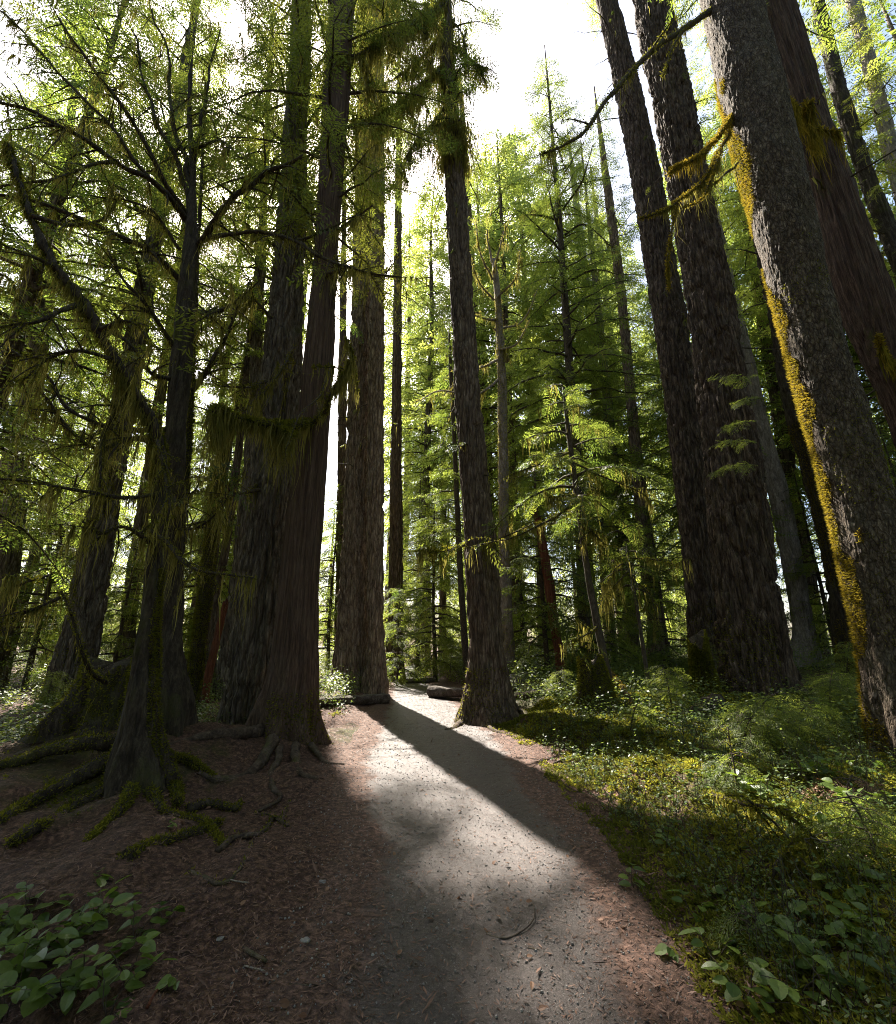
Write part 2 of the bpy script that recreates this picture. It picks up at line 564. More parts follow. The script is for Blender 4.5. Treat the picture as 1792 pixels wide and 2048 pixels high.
def make_spray(rng, L=0.6, n=9, leaf=0.09, width=0.03, sub=3):
    """a flat drooping conifer spray along +x"""
    P, D = [], []
    for i in range(n):
        s = (i + 0.7) / n
        l = L * 0.52 * (1 - s) ** 0.75 + 0.04
        for sg in (-1, 1):
            a = sg * math.radians(rng.uniform(42, 66))
            o = np.array([s * L, 0, -0.22 * L * s * s])
            k = max(1, int(round(l / leaf)))
            k = min(k, sub)
            for j in range(k):
                q = (j + 0.1) / k
                dirv = np.array([math.cos(a), math.sin(a), -0.15 - 0.35 * q + rng.uniform(-.25, .25)])
                P.append(o + np.array([math.cos(a), math.sin(a), -0.2 * q]) * l * q)
                dd = dirv + rng.uniform(-.28, .28, 3)
                D.append(dd)
    P.append(np.array([L * .92, 0, -0.2 * L]))
    D.append(np.array([1, 0, -.5]))
    P, D = np.array(P), unit(np.array(D))
    up = unit(np.array([0, 0, 1.0]) + rng.uniform(-.45, .45, (len(P), 3)))
    side = unit(np.cross(D, up))
    ln = leaf * rng.uniform(0.85, 1.5, len(P))
    wd = width * rng.uniform(0.7, 1.3, len(P))
    return rhombi(P, D, side, ln, wd)


def rot_z(a):
    c, s = math.cos(a), math.sin(a)
    return np.array([[c, -s, 0], [s, c, 0], [0, 0, 1.0]])


def rot_y(a):
    c, s = math.cos(a), math.sin(a)
    return np.array([[c, 0, s], [0, 1, 0], [-s, 0, c]])


def rot_x(a):
    c, s = math.cos(a), math.sin(a)
    return np.array([[1, 0, 0], [0, c, -s], [0, s, c]])


_srng = np.random.default_rng(5)
SPRAYS = {'fine': [make_spray(_srng, 0.6, 10, 0.065, 0.02, 4) for _ in range(6)],
          'mid': [make_spray(_srng, 0.6, 9, 0.085, 0.03, 3) for _ in range(6)],
          'coarse': [make_spray(_srng, 0.6, 6, 0.15, 0.055, 2) for _ in range(6)]}


def strands(rng, P, L, W, sway=0.15, nseg=3):
    """hanging moss ribbons from points P"""
    n = len(P)
    L = np.broadcast_to(L, (n,))
    W = np.broadcast_to(W, (n,))
    ang = rng.uniform(0, 2 * PI, n)
    sd = np.stack([np.cos(ang), np.sin(ang), np.zeros(n)], -1)
    q = []
    c = P.copy()
    w = W.copy()
    for k in range(nseg):
        st = np.stack([rng.normal(0, sway, n), rng.normal(0, sway, n), -np.ones(n)], -1)
        c2 = c + unit(st) * (L / nseg)[:, None]
        w2 = W * (1 - (k + 1) / nseg * 0.9) * rng.uniform(.6, 1.3, n)
        q.append(np.stack([c - sd * w[:, None] / 2, c + sd * w[:, None] / 2, c2 + sd * w2[:, None] / 2, c2 - sd * w2[:, None] / 2], 1))
        c, w = c2, w2
    t = rng.uniform(0, 1, n)
    return np.concatenate(q), np.tile(t, nseg)


def tufts(rng, P, Nrm, ln, wd, spread=0.7):
    d = unit(Nrm + rng.normal(0, spread, P.shape))
    side = unit(np.cross(d, rng.normal(0, 1, P.shape)))
    n = len(P)
    return rhombi(P - d * 0.004, d, side, ln * rng.uniform(.5, 1.4, n), wd * rng.uniform(.6, 1.4, n)), rng.uniform(0, 1, n)


def limb(mb, rng, origin, az, L, rise, droop, kind='mid', spray=0.32, dens=1.0, leafmat=0, woodmat=1, r0=0.03, bare=0.2, tint=0.5, seg=4, mossmat=None):
    """one conifer limb with sprays along it, appended to mb"""
    n = 7
    s = np.linspace(0, 1, n)
    bend = rng.normal(0, 0.12)
    x = L * s
    y = L * bend * s * s + rng.normal(0, 0.015, n) * L
    z = L * (rise * s - droop * s * s) + rng.normal(0, 0.012, n) * L
    pts = np.stack([x, y, z], -1) @ rot_z(az).T + origin
    rr = r0 * (1 - 0.85 * s)
    g, _ = tube_grid(np.column_stack([pts, rr]), seg)
    mb.grid(g, woodmat)
    ns = max(3, int(DENS * dens * L / (spray * 0.33)))
    for k in range(ns):
        q = bare + (1 - bare) * (k + rng.uniform(0, 1)) / ns
        i = min(int(q * (n - 1)), n - 2)
        o = pts[i] + (pts[i + 1] - pts[i]) * (q * (n - 1) - i)
        sg = 1 if k % 2 else -1
        yaw = az + sg * math.radians(rng.uniform(25, 75)) * (1 - 0.6 * q)
        sc = spray / 0.6 * rng.uniform(0.7, 1.5) * (1.15 - 0.45 * q)
        Mx = rot_z(yaw) @ rot_y(rng.uniform(-0.1, 0.75)) @ rot_x(rng.normal(0, 0.4))
        sp = SPRAYS[kind][rng.integers(6)]
        tt = np.clip(tint + rng.normal(0, 0.16) + rng.normal(0, 0.08, len(sp)), 0, 1)
        mb.quads((sp.reshape(-1, 3) * [sc, sc, sc]).dot(Mx.T).reshape(-1, 4, 3) + o, leafmat, tt)
    if mossmat is not None:
        k = max(2, int(L * 9 * dens))
        q = rng.uniform(0.05, 0.95, k)
        P = np.stack([np.interp(q, s, pts[:, j]) for j in range(3)], -1)
        qq, t = strands(rng, P, rng.gamma(2.0, 0.13, k) + 0.05, rng.uniform(.015, .05, k))
        mb.quads(qq, mossmat, t)
    return pts


def crown_mb(rng, z0, z1, Lmax, nlimb, kind='mid', spray=0.4, leaf_dens=1.0, profile=0.8, droop=0.35, gap=0.0, axis=None, moss=0.0, minL=0.5, tintbase=0.5):
    mb = MB()
    az = rng.uniform(0, 6)
    for i in range(nlimb):
        t = (i + rng.uniform(0, 1)) / nlimb
        if gap and vnoise(np.array([[t * 9.0, 0.3, az * 0.6]]), int(gap * 100))[0] > 0.45:
            az += 2.4
            continue
        az += 2.4 + rng.normal(0, 0.35)
        z = z0 + (z1 - z0) * t
        L = max(minL, Lmax * ((1 - t) ** profile) * rng.uniform(0.55, 1.15) * (0.65 + 0.35 * min(1, t * 6)))
        o = np.array([0, 0, z]) if axis is None else axis(z)
        limb(mb, rng, o, az, L, rng.uniform(0.0, 0.45) * (0.4 + t), droop * rng.uniform(0.6, 1.6), kind, spray, leaf_dens, 0, 1,
             0.012 + 0.013 * L, 0.18, np.clip(tintbase + rng.normal(0, .12), 0, 1), 4, 2 if rng.uniform() < moss else None)
    return mb


# ------------------------------------------------------------------ trunks
def bark_disp(style, depth, seed, flare=0.0, fh=0.7, lobes=5):
    rs = np.random.default_rng(seed)
    ph = rs.uniform(0, 6, 4)

    def f(P, s, th, R, dirs):
        if style == 'fir':
            q = P * np.array([11.0, 11.0, 1.7])
            q = q + 0.6 * vnoise(P * np.array([3, 3, 2.0]), seed + 5)[..., None]
            n = 1 - np.abs(vnoise(q, seed)) * 2.2
            n2 = 1 - np.abs(vnoise(q * 1.9 + 7, seed + 1)) * 2
            d = -depth * 1.5 * np.clip(n, 0, 1) ** 0.8 - depth * 0.7 * np.clip(n2, 0, 1) ** 1.2 + depth * 0.5 * vnoise(P * np.array([28, 28, 10.0]), seed + 2) + depth * 1.0
        elif style == 'scaly':
            q = P * np.array([22.0, 22.0, 9.0])
            d = depth * (1.0 - np.clip((1 - np.abs(vnoise(q, seed)) * 2.4), 0, 1) - .6 * np.clip(1 - np.abs(vnoise(q * 1.7 + 5, seed + 1)) * 2.4, 0, 1)) + 1.6 * depth * fbm(P * np.array([6, 6, 2.0]), seed + 2, 2)
        elif style == 'cedar':
            q = P * np.array([17.0, 17.0, 0.55])
            n = vnoise(q, seed)
            n2 = vnoise(q * 2.2 + 3, seed + 1)
            n3 = vnoise(P * np.array([30.0, 30.0, 2.6]), seed + 4)
            d = depth * (0.7 * n + 0.5 * n2 + 0.35 * n3)
        else:
            d = depth * fbm(P * np.array([10, 10, 5.0]), seed, 3)
        d = d + R * 0.07 * vnoise(P * np.array([1.3, 1.3, 0.4]), seed + 9)
        if flare:
            e = np.exp(-s / fh)
            lob = 0.5 + 0.5 * np.sin(lobes * th + ph[0] + 0.6 * np.sin(2 * th + ph[1]))
            d = d + R * flare * e * (0.35 + 0.65 * lob ** 1.5) + R * 0.22 * np.exp(-s / (fh * 2.6)) * (lob - 0.5)
        return d
    return f


def px_trunk(rows, Y, top=None):
    """rows of (py, left px, right px) from the base upward -> world centre line with radii at depth Y"""
    out = []
    for py, a, b in rows:
        c = at((a + b) / 2, py, Y)
        zc = np.dot(c - EYE, FWD)
        xo = ((a + b) / 2 - CX) / F_PX
        r = abs(b - a) / 2 / F_PX * zc / math.sqrt(1 + xo * xo)
        out.append([c[0], c[1], c[2], r])
    out = np.array(out)
    if top:
        d = out[-1, :3] - out[-2, :3]
        d = d / d[2]
        z = out[-1, 2]
        h = top - z
        tip = out[-1, :3] + d * h
        out = np.vstack([out, np.append(out[-1, :3] + d * h * 0.5, out[-1, 3] * 0.6), np.append(tip, 0.03)])
    # bury the foot
    foot = out[0].copy()
    zg = gz(foot[0], foot[1])
    if foot[2] > zg - 0.15:
        d = (out[1, :3] - out[0, :3])
        d = d / max(d[2], .1)
        foot[:3] += d * ((zg - 0.25) - foot[2])
        out = np.vstack([foot, out])
    return out


def build_trunk(root, pts, base, mat, style='fir', depth=0.03, seed=1, seg=120, flare=0.0, fh=0.7, lobes=5, step=0.05, zfine=12.0, name='trunk'):
    st = (lambda b: step if b[2] < zfine else step * 8)
    path = smooth_path(pts, st)
    g, dirs = tube_grid(path, seg, bark_disp(style, depth, seed, flare, fh, lobes))
    mb = MB()
    mb.grid(g, 0)
    o = mb.build(name, mat, root, base)
    return o, path, g, dirs


def moss_on_trunk(root, g, base, rng, n, mat, facing, cut=0.2, ln=0.05, wd=0.018, zmax=20, zmin=-1, name='moss', patch=0.0, hang=0.0, seed=3, thin=None):
    """moss tufts on the faces of a trunk grid that look towards `facing`"""
    a = g[1:-1]
    r, c = a.shape[:2]
    i = rng.integers(0, r - 1, n * 6)
    j = rng.integers(0, c, n * 6)
    p = a[i, j]
    p2 = a[i, (j + 1) % c]
    p3 = a[i + 1, j]
    nr = unit(np.cross(p2 - p, p3 - p))
    cen = a.mean(axis=1)[i]
    nr *= np.sign(np.sum(nr * (p - cen), -1))[:, None]
    rad = unit((p - cen) * [1, 1, 0])
    k = rad @ unit(np.asarray(facing, float)) + patch * fbm(p * np.array([1.6, 1.6, 0.8]), seed, 3)
    if thin:
        k = k - .34 * sstep(thin[0], thin[1], p[:, 2]) + .28 * fbm(p * np.array([5, 5, 2.2]), seed + 1, 2)
    ok = (k > cut) & (p[:, 2] < zmax) & (p[:, 2] > zmin)
    p, p3, p2, nr = p[ok][:n], p3[ok][:n], p2[ok][:n], nr[ok][:n]
    u, v = rng.uniform(0, 1, (len(p), 1)), rng.uniform(0, 1, (len(p), 1))
    p = p + (p3 - p) * u + (p2 - p) * v
    q, t = tufts(rng, p, nr + np.array([0, 0, -hang]), ln, wd, 0.55)
    mb = MB()
    mb.quads(q, 0, np.clip(t * 0.6 + 0.2 + 0.3 * vnoise(p * 5, 8), 0, 1))
    return mb.build(name, mat, root, base)


def branch(root, base, pts, mat, name='branch', seg=8, step=0.06, coat=0, coat_ln=0.035, hang=0, hang_len=0.25, hang_w=0.03, seed=1, mossmat=None, hangmat=None, wob=0.02, twigs=0, twig_len=0.5, leaf=None, wood_name=None):
    """a free branch through world points (x,y,z,r), with a moss coat and hanging moss as its sub-parts"""
    rng = np.random.default_rng(seed)
    path = smooth_path(pts, step)
    n = len(path)
    w = np.stack([vnoise(np.stack([np.arange(n) * 0.13, np.full(n, k * 9.1), np.full(n, seed * 1.7)], -1), seed) for k in range(3)], -1)
    path[:, :3] += w * wob * np.minimum(1, np.arange(n) / 6)[:, None]
    mb = MB()
    g, _ = tube_grid(path, seg, lambda P, s, th, R, d: R * (0.22 * vnoise(P * 9, seed) + .2 * vnoise(P * 24, seed + 1)))
    mb.grid(g, 0)
    tips = []
    for k in range(twigs):
        i = rng.integers(n // 5, n)
        a = path[i, :3]
        t = unit(path[min(i + 1, n - 1), :3] - path[max(i - 1, 0), :3])
        d = unit(t * 0.6 + rng.normal(0, 0.6, 3))
        L = twig_len * rng.uniform(.4, 1.3)
        m = 6
        s = np.linspace(0, 1, m)[:, None]
        tp = a + d * L * s + np.array([0, 0, -0.3]) * L * s * s + np.cumsum(rng.normal(0, 0.03 * L, (m, 3)), 0) * s
        tr = path[i, 3] * 0.45 * (1 - 0.8 * s[:, 0]) + 0.002
        tg, _ = tube_grid(np.column_stack([tp, tr]), 5)
        mb.grid(tg, 0)
        tips.append(np.column_stack([tp, tr]))
    o = mb.build(name, mat, root, base)
    allp = np.vstack([path] + tips) if tips else path
    if coat:
        i = rng.integers(0, len(allp), coat)
        d = unit(rng.normal(0, 1, (coat, 3)) + np.array([0, 0, 0.35]))
        p = allp[i, :3] + d * allp[i, 3:4] * 0.95 + rng.normal(0, step * 0.4, (coat, 3)) * 0.6
        q, t = tufts(rng, p, d, coat_ln, coat_ln * 0.4, 0.5)
        c = MB()
        c.quads(q, 0, t)
        c.build('moss_coat', mossmat or M['moss_green'], o, base)
    if hang:
        cc = rng.integers(0, len(allp), max(4, hang // 80))
        i = np.clip(cc[rng.integers(0, len(cc), hang)] + rng.normal(0, 2.2, hang).astype(int), 0, len(allp) - 1)
        clump = 0.2 + 1.0 * np.clip(vnoise(allp[i, :3] * 3.3, seed + 4) + 0.45, 0, 1.4)
        p = allp[i, :3] + rng.normal(0, 1, (hang, 3)) * allp[i, 3:4] * 0.7
        q, t = strands(rng, p, hang_len * clump * np.minimum(rng.gamma(1.3, 0.75, hang), 3.2), hang_w * rng.uniform(.5, 1.5, hang))
        c = MB()
        c.quads(q, 0, t)
        c.build('hanging_moss', hangmat or M['moss_hang'], o, base)
    if leaf:
        c = MB()
        for k in range(leaf):
            i = rng.integers(len(allp) // 5, len(allp))
            sp = SPRAYS['mid'][rng.integers(6)]
            Mx = rot_z(rng.uniform(0, 6.3)) @ rot_y(rng.uniform(0, 1.0)) @ rot_x(rng.normal(0, .4))
            sc = rng.uniform(.6, 1.2)
            c.quads((sp.reshape(-1, 3) * sc).dot(Mx.T).reshape(-1, 4, 3) + allp[i, :3], 0, np.clip(rng.normal(.4, .15) + rng.normal(0, .08, len(sp)), 0, 1))
        c.build('foliage', M['needle_dark'], o, base)
    return o


def pxb(spec, r0, r1):
    """branch points from (px,py,depth) with radius running r0..r1"""
    n = len(spec)
    return [np.append(at(a, b, Y), r0 + (r1 - r0) * (k / (n - 1)) ** 0.8) for k, (a, b, Y) in enumerate(spec)]


def base_of(pts):
    x, y = pts[0][0], pts[0][1]
    # where the centre line crosses the ground
    zg = gz(x, y)
    return (float(x), float(y), zg)

#@MAIN

# ================================================================== the big trees
MAIN = {}


def big_tree(key, name, label, rows, Y, top, mat, style='fir', depth=0.03, seg=120, flare=0.25, fh=0.6, lobes=5, step=0.05, crown=None, seed=1, zfine=12, cat='tree', group=None):
    pts = px_trunk(rows, Y, top)
    b = base_of(pts)
    root = thing(name, label, cat, b, group=group)
    o, path, g, _ = build_trunk(root, pts, b, M[mat], style, depth, seed, seg, flare, fh, lobes, step, zfine)
    if crown:
        rng = np.random.default_rng(seed + 100)

        def axis(z):
            return np.array([np.interp(z, path[:, 2], path[:, 0]), np.interp(z, path[:, 2], path[:, 1]), z])
        kw = dict(crown)
        leaf = kw.pop('leaf', 'needle')
        mb = crown_mb(rng, axis=axis, **kw)
        mb.build('crown', [M[leaf], M['twig'], M['moss_hang']], root, b)
    MAIN[key] = dict(root=root, base=b, path=path, grid=g)
    return MAIN[key]


big_tree('T1', 'cedar_tree', 'huge dark fibrous cedar with flared roots at the left edge of the path',
         [(1505, 500, 634), (1440, 512, 633), (1350, 538, 634), (1200, 556, 637), (1050, 572, 646), (900, 590, 656), (750, 605, 664), (600, 620, 670), (450, 632, 678), (300, 640, 690), (100, 652, 703)],
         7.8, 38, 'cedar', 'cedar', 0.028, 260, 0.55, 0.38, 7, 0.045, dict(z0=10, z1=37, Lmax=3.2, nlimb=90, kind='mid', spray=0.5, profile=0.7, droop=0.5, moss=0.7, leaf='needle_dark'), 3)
big_tree('T2', 'fir_tree', 'broad grey fir with ropy furrowed bark pressed against the back of the dark cedar',
         [(1425, 446, 548), (1300, 462, 566), (1150, 480, 582), (1000, 500, 592), (850, 515, 598), (700, 532, 602), (550, 547, 606), (400, 560, 610), (250, 570, 613), (50, 585, 622)],
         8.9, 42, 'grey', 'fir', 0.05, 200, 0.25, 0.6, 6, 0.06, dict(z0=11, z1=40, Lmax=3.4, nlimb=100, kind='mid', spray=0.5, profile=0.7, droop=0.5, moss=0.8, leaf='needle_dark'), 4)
big_tree('T2b', 'fir_tree', 'narrow grey trunk leaning right just left of the broad grey fir',
         [(1320, 436, 470), (1150, 462, 491), (1000, 479, 505), (880, 491, 515), (750, 500, 522), (600, 508, 528)],
         13.0, 30, 'grey', 'fir', 0.03, 80, 0.3, 0.5, 5, 0.08, dict(z0=11, z1=29, Lmax=3.6, nlimb=90, spray=0.55, moss=0.4), 5)
big_tree('T3a', 'fir_tree', 'thick warm brown fir, left of the touching pair behind the flat log',
         [(1382, 655, 752), (1330, 667, 745), (1200, 677, 741), (1000, 690, 739), (800, 699, 742), (600, 705, 745), (400, 711, 747), (250, 716, 748), (50, 722, 750)],
         15.2, 52, 'tan', 'fir', 0.055, 150, 0.2, 0.7, 6, 0.08, dict(z0=19.5, z1=50, Lmax=4.0, nlimb=120, kind='mid', spray=0.6, profile=0.6, droop=0.6, moss=0.6), 6, 24)
big_tree('T3c', 'fir_tree', 'slimmer grey brown fir, right of the touching pair behind the flat log',
         [(1370, 728, 774), (1300, 735, 769), (1200, 735, 766), (1000, 735, 766), (800, 737, 767), (600, 740, 768), (400, 743, 768), (250, 744, 768)],
         14.4, 48, 'tan', 'fir', 0.045, 110, 0.2, 0.7, 5, 0.08, dict(z0=34, z1=46, Lmax=2.0, nlimb=40, kind='mid', spray=0.6, profile=0.6, droop=0.6, moss=0.5), 7, 24)
big_tree('T3b', 'fir_tree', 'thin straight dark trunk just behind the left side of the touching fir pair',
         [(1365, 668, 694), (1200, 671, 692), (1000, 674, 692), (800, 677, 693), (600, 680, 693)],
         20.0, 34, 'fir', 'fir', 0.03, 70, 0.2, 0.5, 5, 0.15, dict(z0=22, z1=33, Lmax=1.8, nlimb=26, kind='mid', spray=0.6), 8)
big_tree('T4', 'fir_tree', 'straight slim fir standing where the path ends, right of the touching pair',
         [(1358, 766, 808), (1300, 772, 806), (1200, 777, 806), (1000, 780, 804), (800, 784, 803), (600, 787, 803), (450, 789, 803)],
         20.0, 44, 'fir', 'fir', 0.035, 80, 0.25, 0.6, 5, 0.12, dict(z0=31, z1=43, Lmax=2.0, nlimb=30, kind='mid', spray=0.6, droop=0.6, moss=0.4), 9)
big_tree('T5', 'fir_tree', 'solitary furrowed fir with a flared mossy foot at the right edge of the path',
         [(1446, 912, 1048), (1390, 926, 1026), (1300, 939, 1008), (1200, 936, 999), (1100, 930, 993), (1000, 925, 982), (800, 912, 960), (600, 902, 945), (400, 893, 932), (250, 886, 920), (100, 880, 907), (0, 878, 902)],
         10.2, 40, 'fir', 'fir', 0.03, 190, 0.18, 0.35, 6, 0.045, dict(z0=15.2, z1=39, Lmax=1.9, nlimb=70, kind='mid', spray=0.45, profile=0.5, droop=0.9, moss=0.9, minL=0.4), 10, 17)
big_tree('T6', 'fir_tree', 'tall bare reddish fir just left of the massive dark fir on the right bank',
         [(1370, 1385, 1470), (1250, 1376, 1442), (1100, 1366, 1428), (1000, 1355, 1418), (800, 1330, 1396), (600, 1303, 1364), (500, 1287, 1346), (300, 1254, 1308), (100, 1215, 1258), (0, 1194, 1232)],
         12.5, 48, 'deep', 'fir', 0.05, 150, 0.2, 0.7, 6, 0.06, dict(z0=30, z1=47, Lmax=3.0, nlimb=60, kind='mid', spray=0.6), 11, 24)
big_tree('T7', 'fir_tree', 'massive dark deeply furrowed fir with a wide shadowed foot on the right bank',
         [(1415, 1432, 1612), (1330, 1440, 1580), (1200, 1430, 1558), (1000, 1413, 1528), (800, 1396, 1494), (600, 1376, 1462), (400, 1344, 1420), (200, 1308, 1380), (0, 1268, 1336)],
         9.6, 50, 'deep', 'fir', 0.06, 220, 0.18, 0.6, 7, 0.05, dict(z0=27, z1=49, Lmax=3.5, nlimb=60, kind='mid', spray=0.6), 12, 20)
big_tree('T8', 'fir_tree', 'near grey fir leaning left with a bright golden moss edge at the far right',
         [(1490, 1745, 1925), (1300, 1712, 1868), (1150, 1678, 1828), (1000, 1646, 1790), (800, 1597, 1722), (600, 1546, 1664), (400, 1490, 1620), (200, 1442, 1566), (0, 1404, 1516), (-150, 1378, 1480)],
         5.2, 36, 'fir_moss', 'scaly', 0.012, 300, 0.12, 0.5, 6, 0.035, dict(z0=17, z1=35, Lmax=3.2, nlimb=60, kind='mid', spray=0.55), 13, 14)
big_tree('T9', 'cedar_tree', 'reddish fibrous cedar leaning left behind the near golden mossed fir',
         [(1300, 1905, 2060), (1000, 1825, 1955), (800, 1760, 1880), (600, 1672, 1785), (400, 1615, 1710), (200, 1566, 1645), (0, 1512, 1582)],
         8.6, 40, 'cedar_dark', 'cedar', 0.05, 240, 0.3, 0.6, 6, 0.06, dict(z0=19, z1=39, Lmax=3.0, nlimb=60, kind='mid', spray=0.6), 14, 18)
big_tree('T12', 'fir_tree', 'dark shaggy trunk leaning left in the gap behind the near mossed fir',
         [(1345, 1672, 1735), (1150, 1650, 1702), (1000, 1618, 1672), (900, 1592, 1645), (800, 1566, 1612), (650, 1540, 1575)],
         12.5, 30, 'dark_moss', 'fir', 0.04, 100, 0.25, 0.5, 5, 0.08, dict(z0=12, z1=29, Lmax=2.6, nlimb=50, spray=0.6, moss=0.6), 15)
big_tree('T13', 'fir_tree', 'smooth grey trunk leaning left directly behind the massive dark fir',
         [(1320, 1572, 1640), (1250, 1584, 1628), (1100, 1558, 1602), (1000, 1540, 1580), (878, 1508, 1544), (700, 1472, 1502)],
         15.5, 34, 'pale', 'fir', 0.03, 80, 0.25, 0.5, 5, 0.1, dict(z0=14, z1=33, Lmax=2.8, nlimb=50, spray=0.6, moss=0.3), 16)
big_tree('T14', 'fir_tree', 'furrowed brown trunk between the smooth grey trunk and the shaggy dark one',
         [(1310, 1618, 1658), (1150, 1597, 1632), (1000, 1572, 1604), (800, 1540, 1566)],
         19.0, 34, 'fir', 'fir', 0.04, 70, 0.25, 0.5, 5, 0.12, dict(z0=14, z1=33, Lmax=3.0, nlimb=50, spray=0.6, moss=0.3), 17)
big_tree('T10', 'fir_tree', 'pale peeling trunk leaning left against the sky in the upper right corner',
         [(1000, 1935, 1975), (600, 1850, 1885), (370, 1783, 1815), (200, 1742, 1772), (0, 1692, 1718)],
         13.0, 34, 'pale', 'fir', 0.03, 70, 0.2, 0.5, 5, 0.1, dict(z0=20, z1=33, Lmax=2.2, nlimb=40, spray=0.6, moss=0.4), 18, 24)
big_tree('T11', 'fir_tree', 'dark branchy trunk between the reddish leaning cedar and the pale peeling trunk',
         [(900, 1920, 1968), (540, 1786, 1826), (330, 1708, 1742), (150, 1656, 1686), (0, 1622, 1648)],
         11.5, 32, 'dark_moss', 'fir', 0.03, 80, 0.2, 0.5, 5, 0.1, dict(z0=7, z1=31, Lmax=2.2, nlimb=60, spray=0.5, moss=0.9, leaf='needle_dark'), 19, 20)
big_tree('T15', 'fir_tree', 'slim scaly reddish fir rising left of the tall bare reddish fir',
         [(1335, 1290, 1334), (1250, 1296, 1324), (1150, 1282, 1306), (950, 1264, 1287), (700, 1243, 1263), (575, 1232, 1250), (385, 1208, 1224)],
         19.0, 34, 'warm', 'fir', 0.02, 70, 0.3, 0.5, 5, 0.12, dict(z0=19, z1=33, Lmax=2.4, nlimb=46, spray=0.6, moss=0.5), 20, 24)
big_tree('T16', 'fir_tree', 'short visible grey trunk behind the drooping sapling, left of the slim scaly fir',
         [(1335, 1258, 1286), (1150, 1240, 1263), (1000, 1224, 1246), (800, 1205, 1224)],
         22.0, 34, 'grey', 'fir', 0.02, 60, 0.25, 0.5, 5, 0.15, dict(z0=12, z1=33, Lmax=3.0, nlimb=56, spray=0.6, moss=0.4), 21)
big_tree('T19', 'hemlock_tree', 'tall feathery hemlock with a thin dark trunk right of the solitary fir',
         [(1335, 1158, 1184), (1000, 1148, 1170), (768, 1133, 1150), (550, 1119, 1133), (400, 1110, 1121), (300, 1103, 1111)],
         16.5, 33, 'twig', 'plain', 0.01, 40, 0.2, 0.5, 5, 0.2, dict(z0=6.5, z1=31.5, Lmax=4.6, nlimb=135, kind='mid', spray=0.55, profile=0.62, droop=0.4, moss=0.3), 22, 24)
big_tree('T20', 'dead_snag', 'broken dead snag with curling bare limbs right behind the solitary fir',
         [(1335, 1002, 1030), (1080, 998, 1020), (850, 996, 1014), (753, 996, 1012), (600, 989, 1002), (520, 983, 992)],
         14.0, None, 'pale', 'fir', 0.02, 60, 0.2, 0.5, 5, 0.1, None, 23)
big_tree('T21', 'fir_tree', 'distant pale slender trunk against the sky gap right of the feathery hemlock',
         [(1325, 1210, 1236), (1000, 1192, 1214), (675, 1176, 1193), (550, 1162, 1178), (400, 1145, 1158)],
         25.0, 40, 'pale', 'fir', 0.02, 50, 0.2, 0.5, 5, 0.2, dict(z0=20, z1=39, Lmax=2.6, nlimb=46, spray=0.7, moss=0.4), 24, 30)
big_tree('T22', 'fir_tree', 'distant pale mossy trunk immediately left of the slim scaly reddish fir',
         [(1325, 1262, 1282), (1000, 1240, 1258), (625, 1208, 1222), (480, 1192, 1204)],
         28.0, 40, 'pale', 'fir', 0.02, 50, 0.2, 0.5, 5, 0.2, dict(z0=20, z1=39, Lmax=2.6, nlimb=46, spray=0.7, moss=0.6), 25, 30)
big_tree('T23', 'fir_tree', 'faint thin trunk running up right beside the solitary furrowed fir',
         [(1330, 1000, 1016), (1000, 974, 988), (600, 944, 955), (300, 925, 935), (150, 914, 922)],
         24.0, 44, 'fir', 'fir', 0.02, 50, 0.2, 0.5, 5, 0.2, dict(z0=17, z1=43, Lmax=2.4, nlimb=60, spray=0.7, moss=0.4), 26, 30)
big_tree('T24', 'fir_tree', 'very thin dark pole trunk just left of the solitary furrowed fir',
         [(1335, 926, 940), (1150, 915, 927), (900, 905, 914), (750, 898, 906)],
         17.0, 15, 'twig', 'plain', 0.005, 30, 0.2, 0.3, 4, 0.2, dict(z0=5, z1=15, Lmax=1.8, nlimb=46, spray=0.5, moss=0.5), 27)
# left side
big_tree('L1', 'fir_tree', 'big grey barked trunk leaning right, farthest forward of the left group behind the mossy tree',
         [(1345, 98, 190), (1250, 128, 206), (1150, 146, 218), (1050, 172, 232), (950, 192, 246), (830, 222, 268), (700, 248, 288), (550, 278, 312)],
         11.0, 32, 'grey', 'fir', 0.05, 150, 0.25, 0.6, 6, 0.06, dict(z0=10, z1=31, Lmax=4.0, nlimb=90, spray=0.55, moss=0.6, leaf='needle'), 30)
big_tree('L2', 'fir_tree', 'scaly grey trunk leaning right at the extreme left edge',
         [(1300, -45, 22), (1200, -22, 34), (1050, -2, 48), (900, 24, 68), (750, 50, 90), (600, 74, 108)],
         13.0, 32, 'grey', 'fir', 0.03, 100, 0.25, 0.6, 6, 0.08, dict(z0=9, z1=31, Lmax=4.0, nlimb=110, spray=0.55, moss=0.5), 31)
big_tree('L3', 'fir_tree', 'thin reddish trunk crossing behind the scaly grey trunk at the left edge',
         [(1300, -105, -80), (1050, -28, -2), (900, 6, 28), (800, 24, 44)],
         17.0, 26, 'warm', 'fir', 0.02, 50, 0.25, 0.6, 6, 0.12, dict(z0=9, z1=25, Lmax=2.6, nlimb=46, spray=0.6, moss=0.3), 32)
big_tree('L4', 'fir_tree', 'grey trunk seen between the big leaning grey trunk and the mossy flared tree',
         [(1320, 226, 268), (1253, 240, 274), (1128, 256, 286), (950, 284, 310)],
         14.5, 30, 'grey', 'fir', 0.03, 80, 0.25, 0.6, 6, 0.1, dict(z0=8, z1=29, Lmax=3.8, nlimb=100, spray=0.6, moss=0.5), 33)
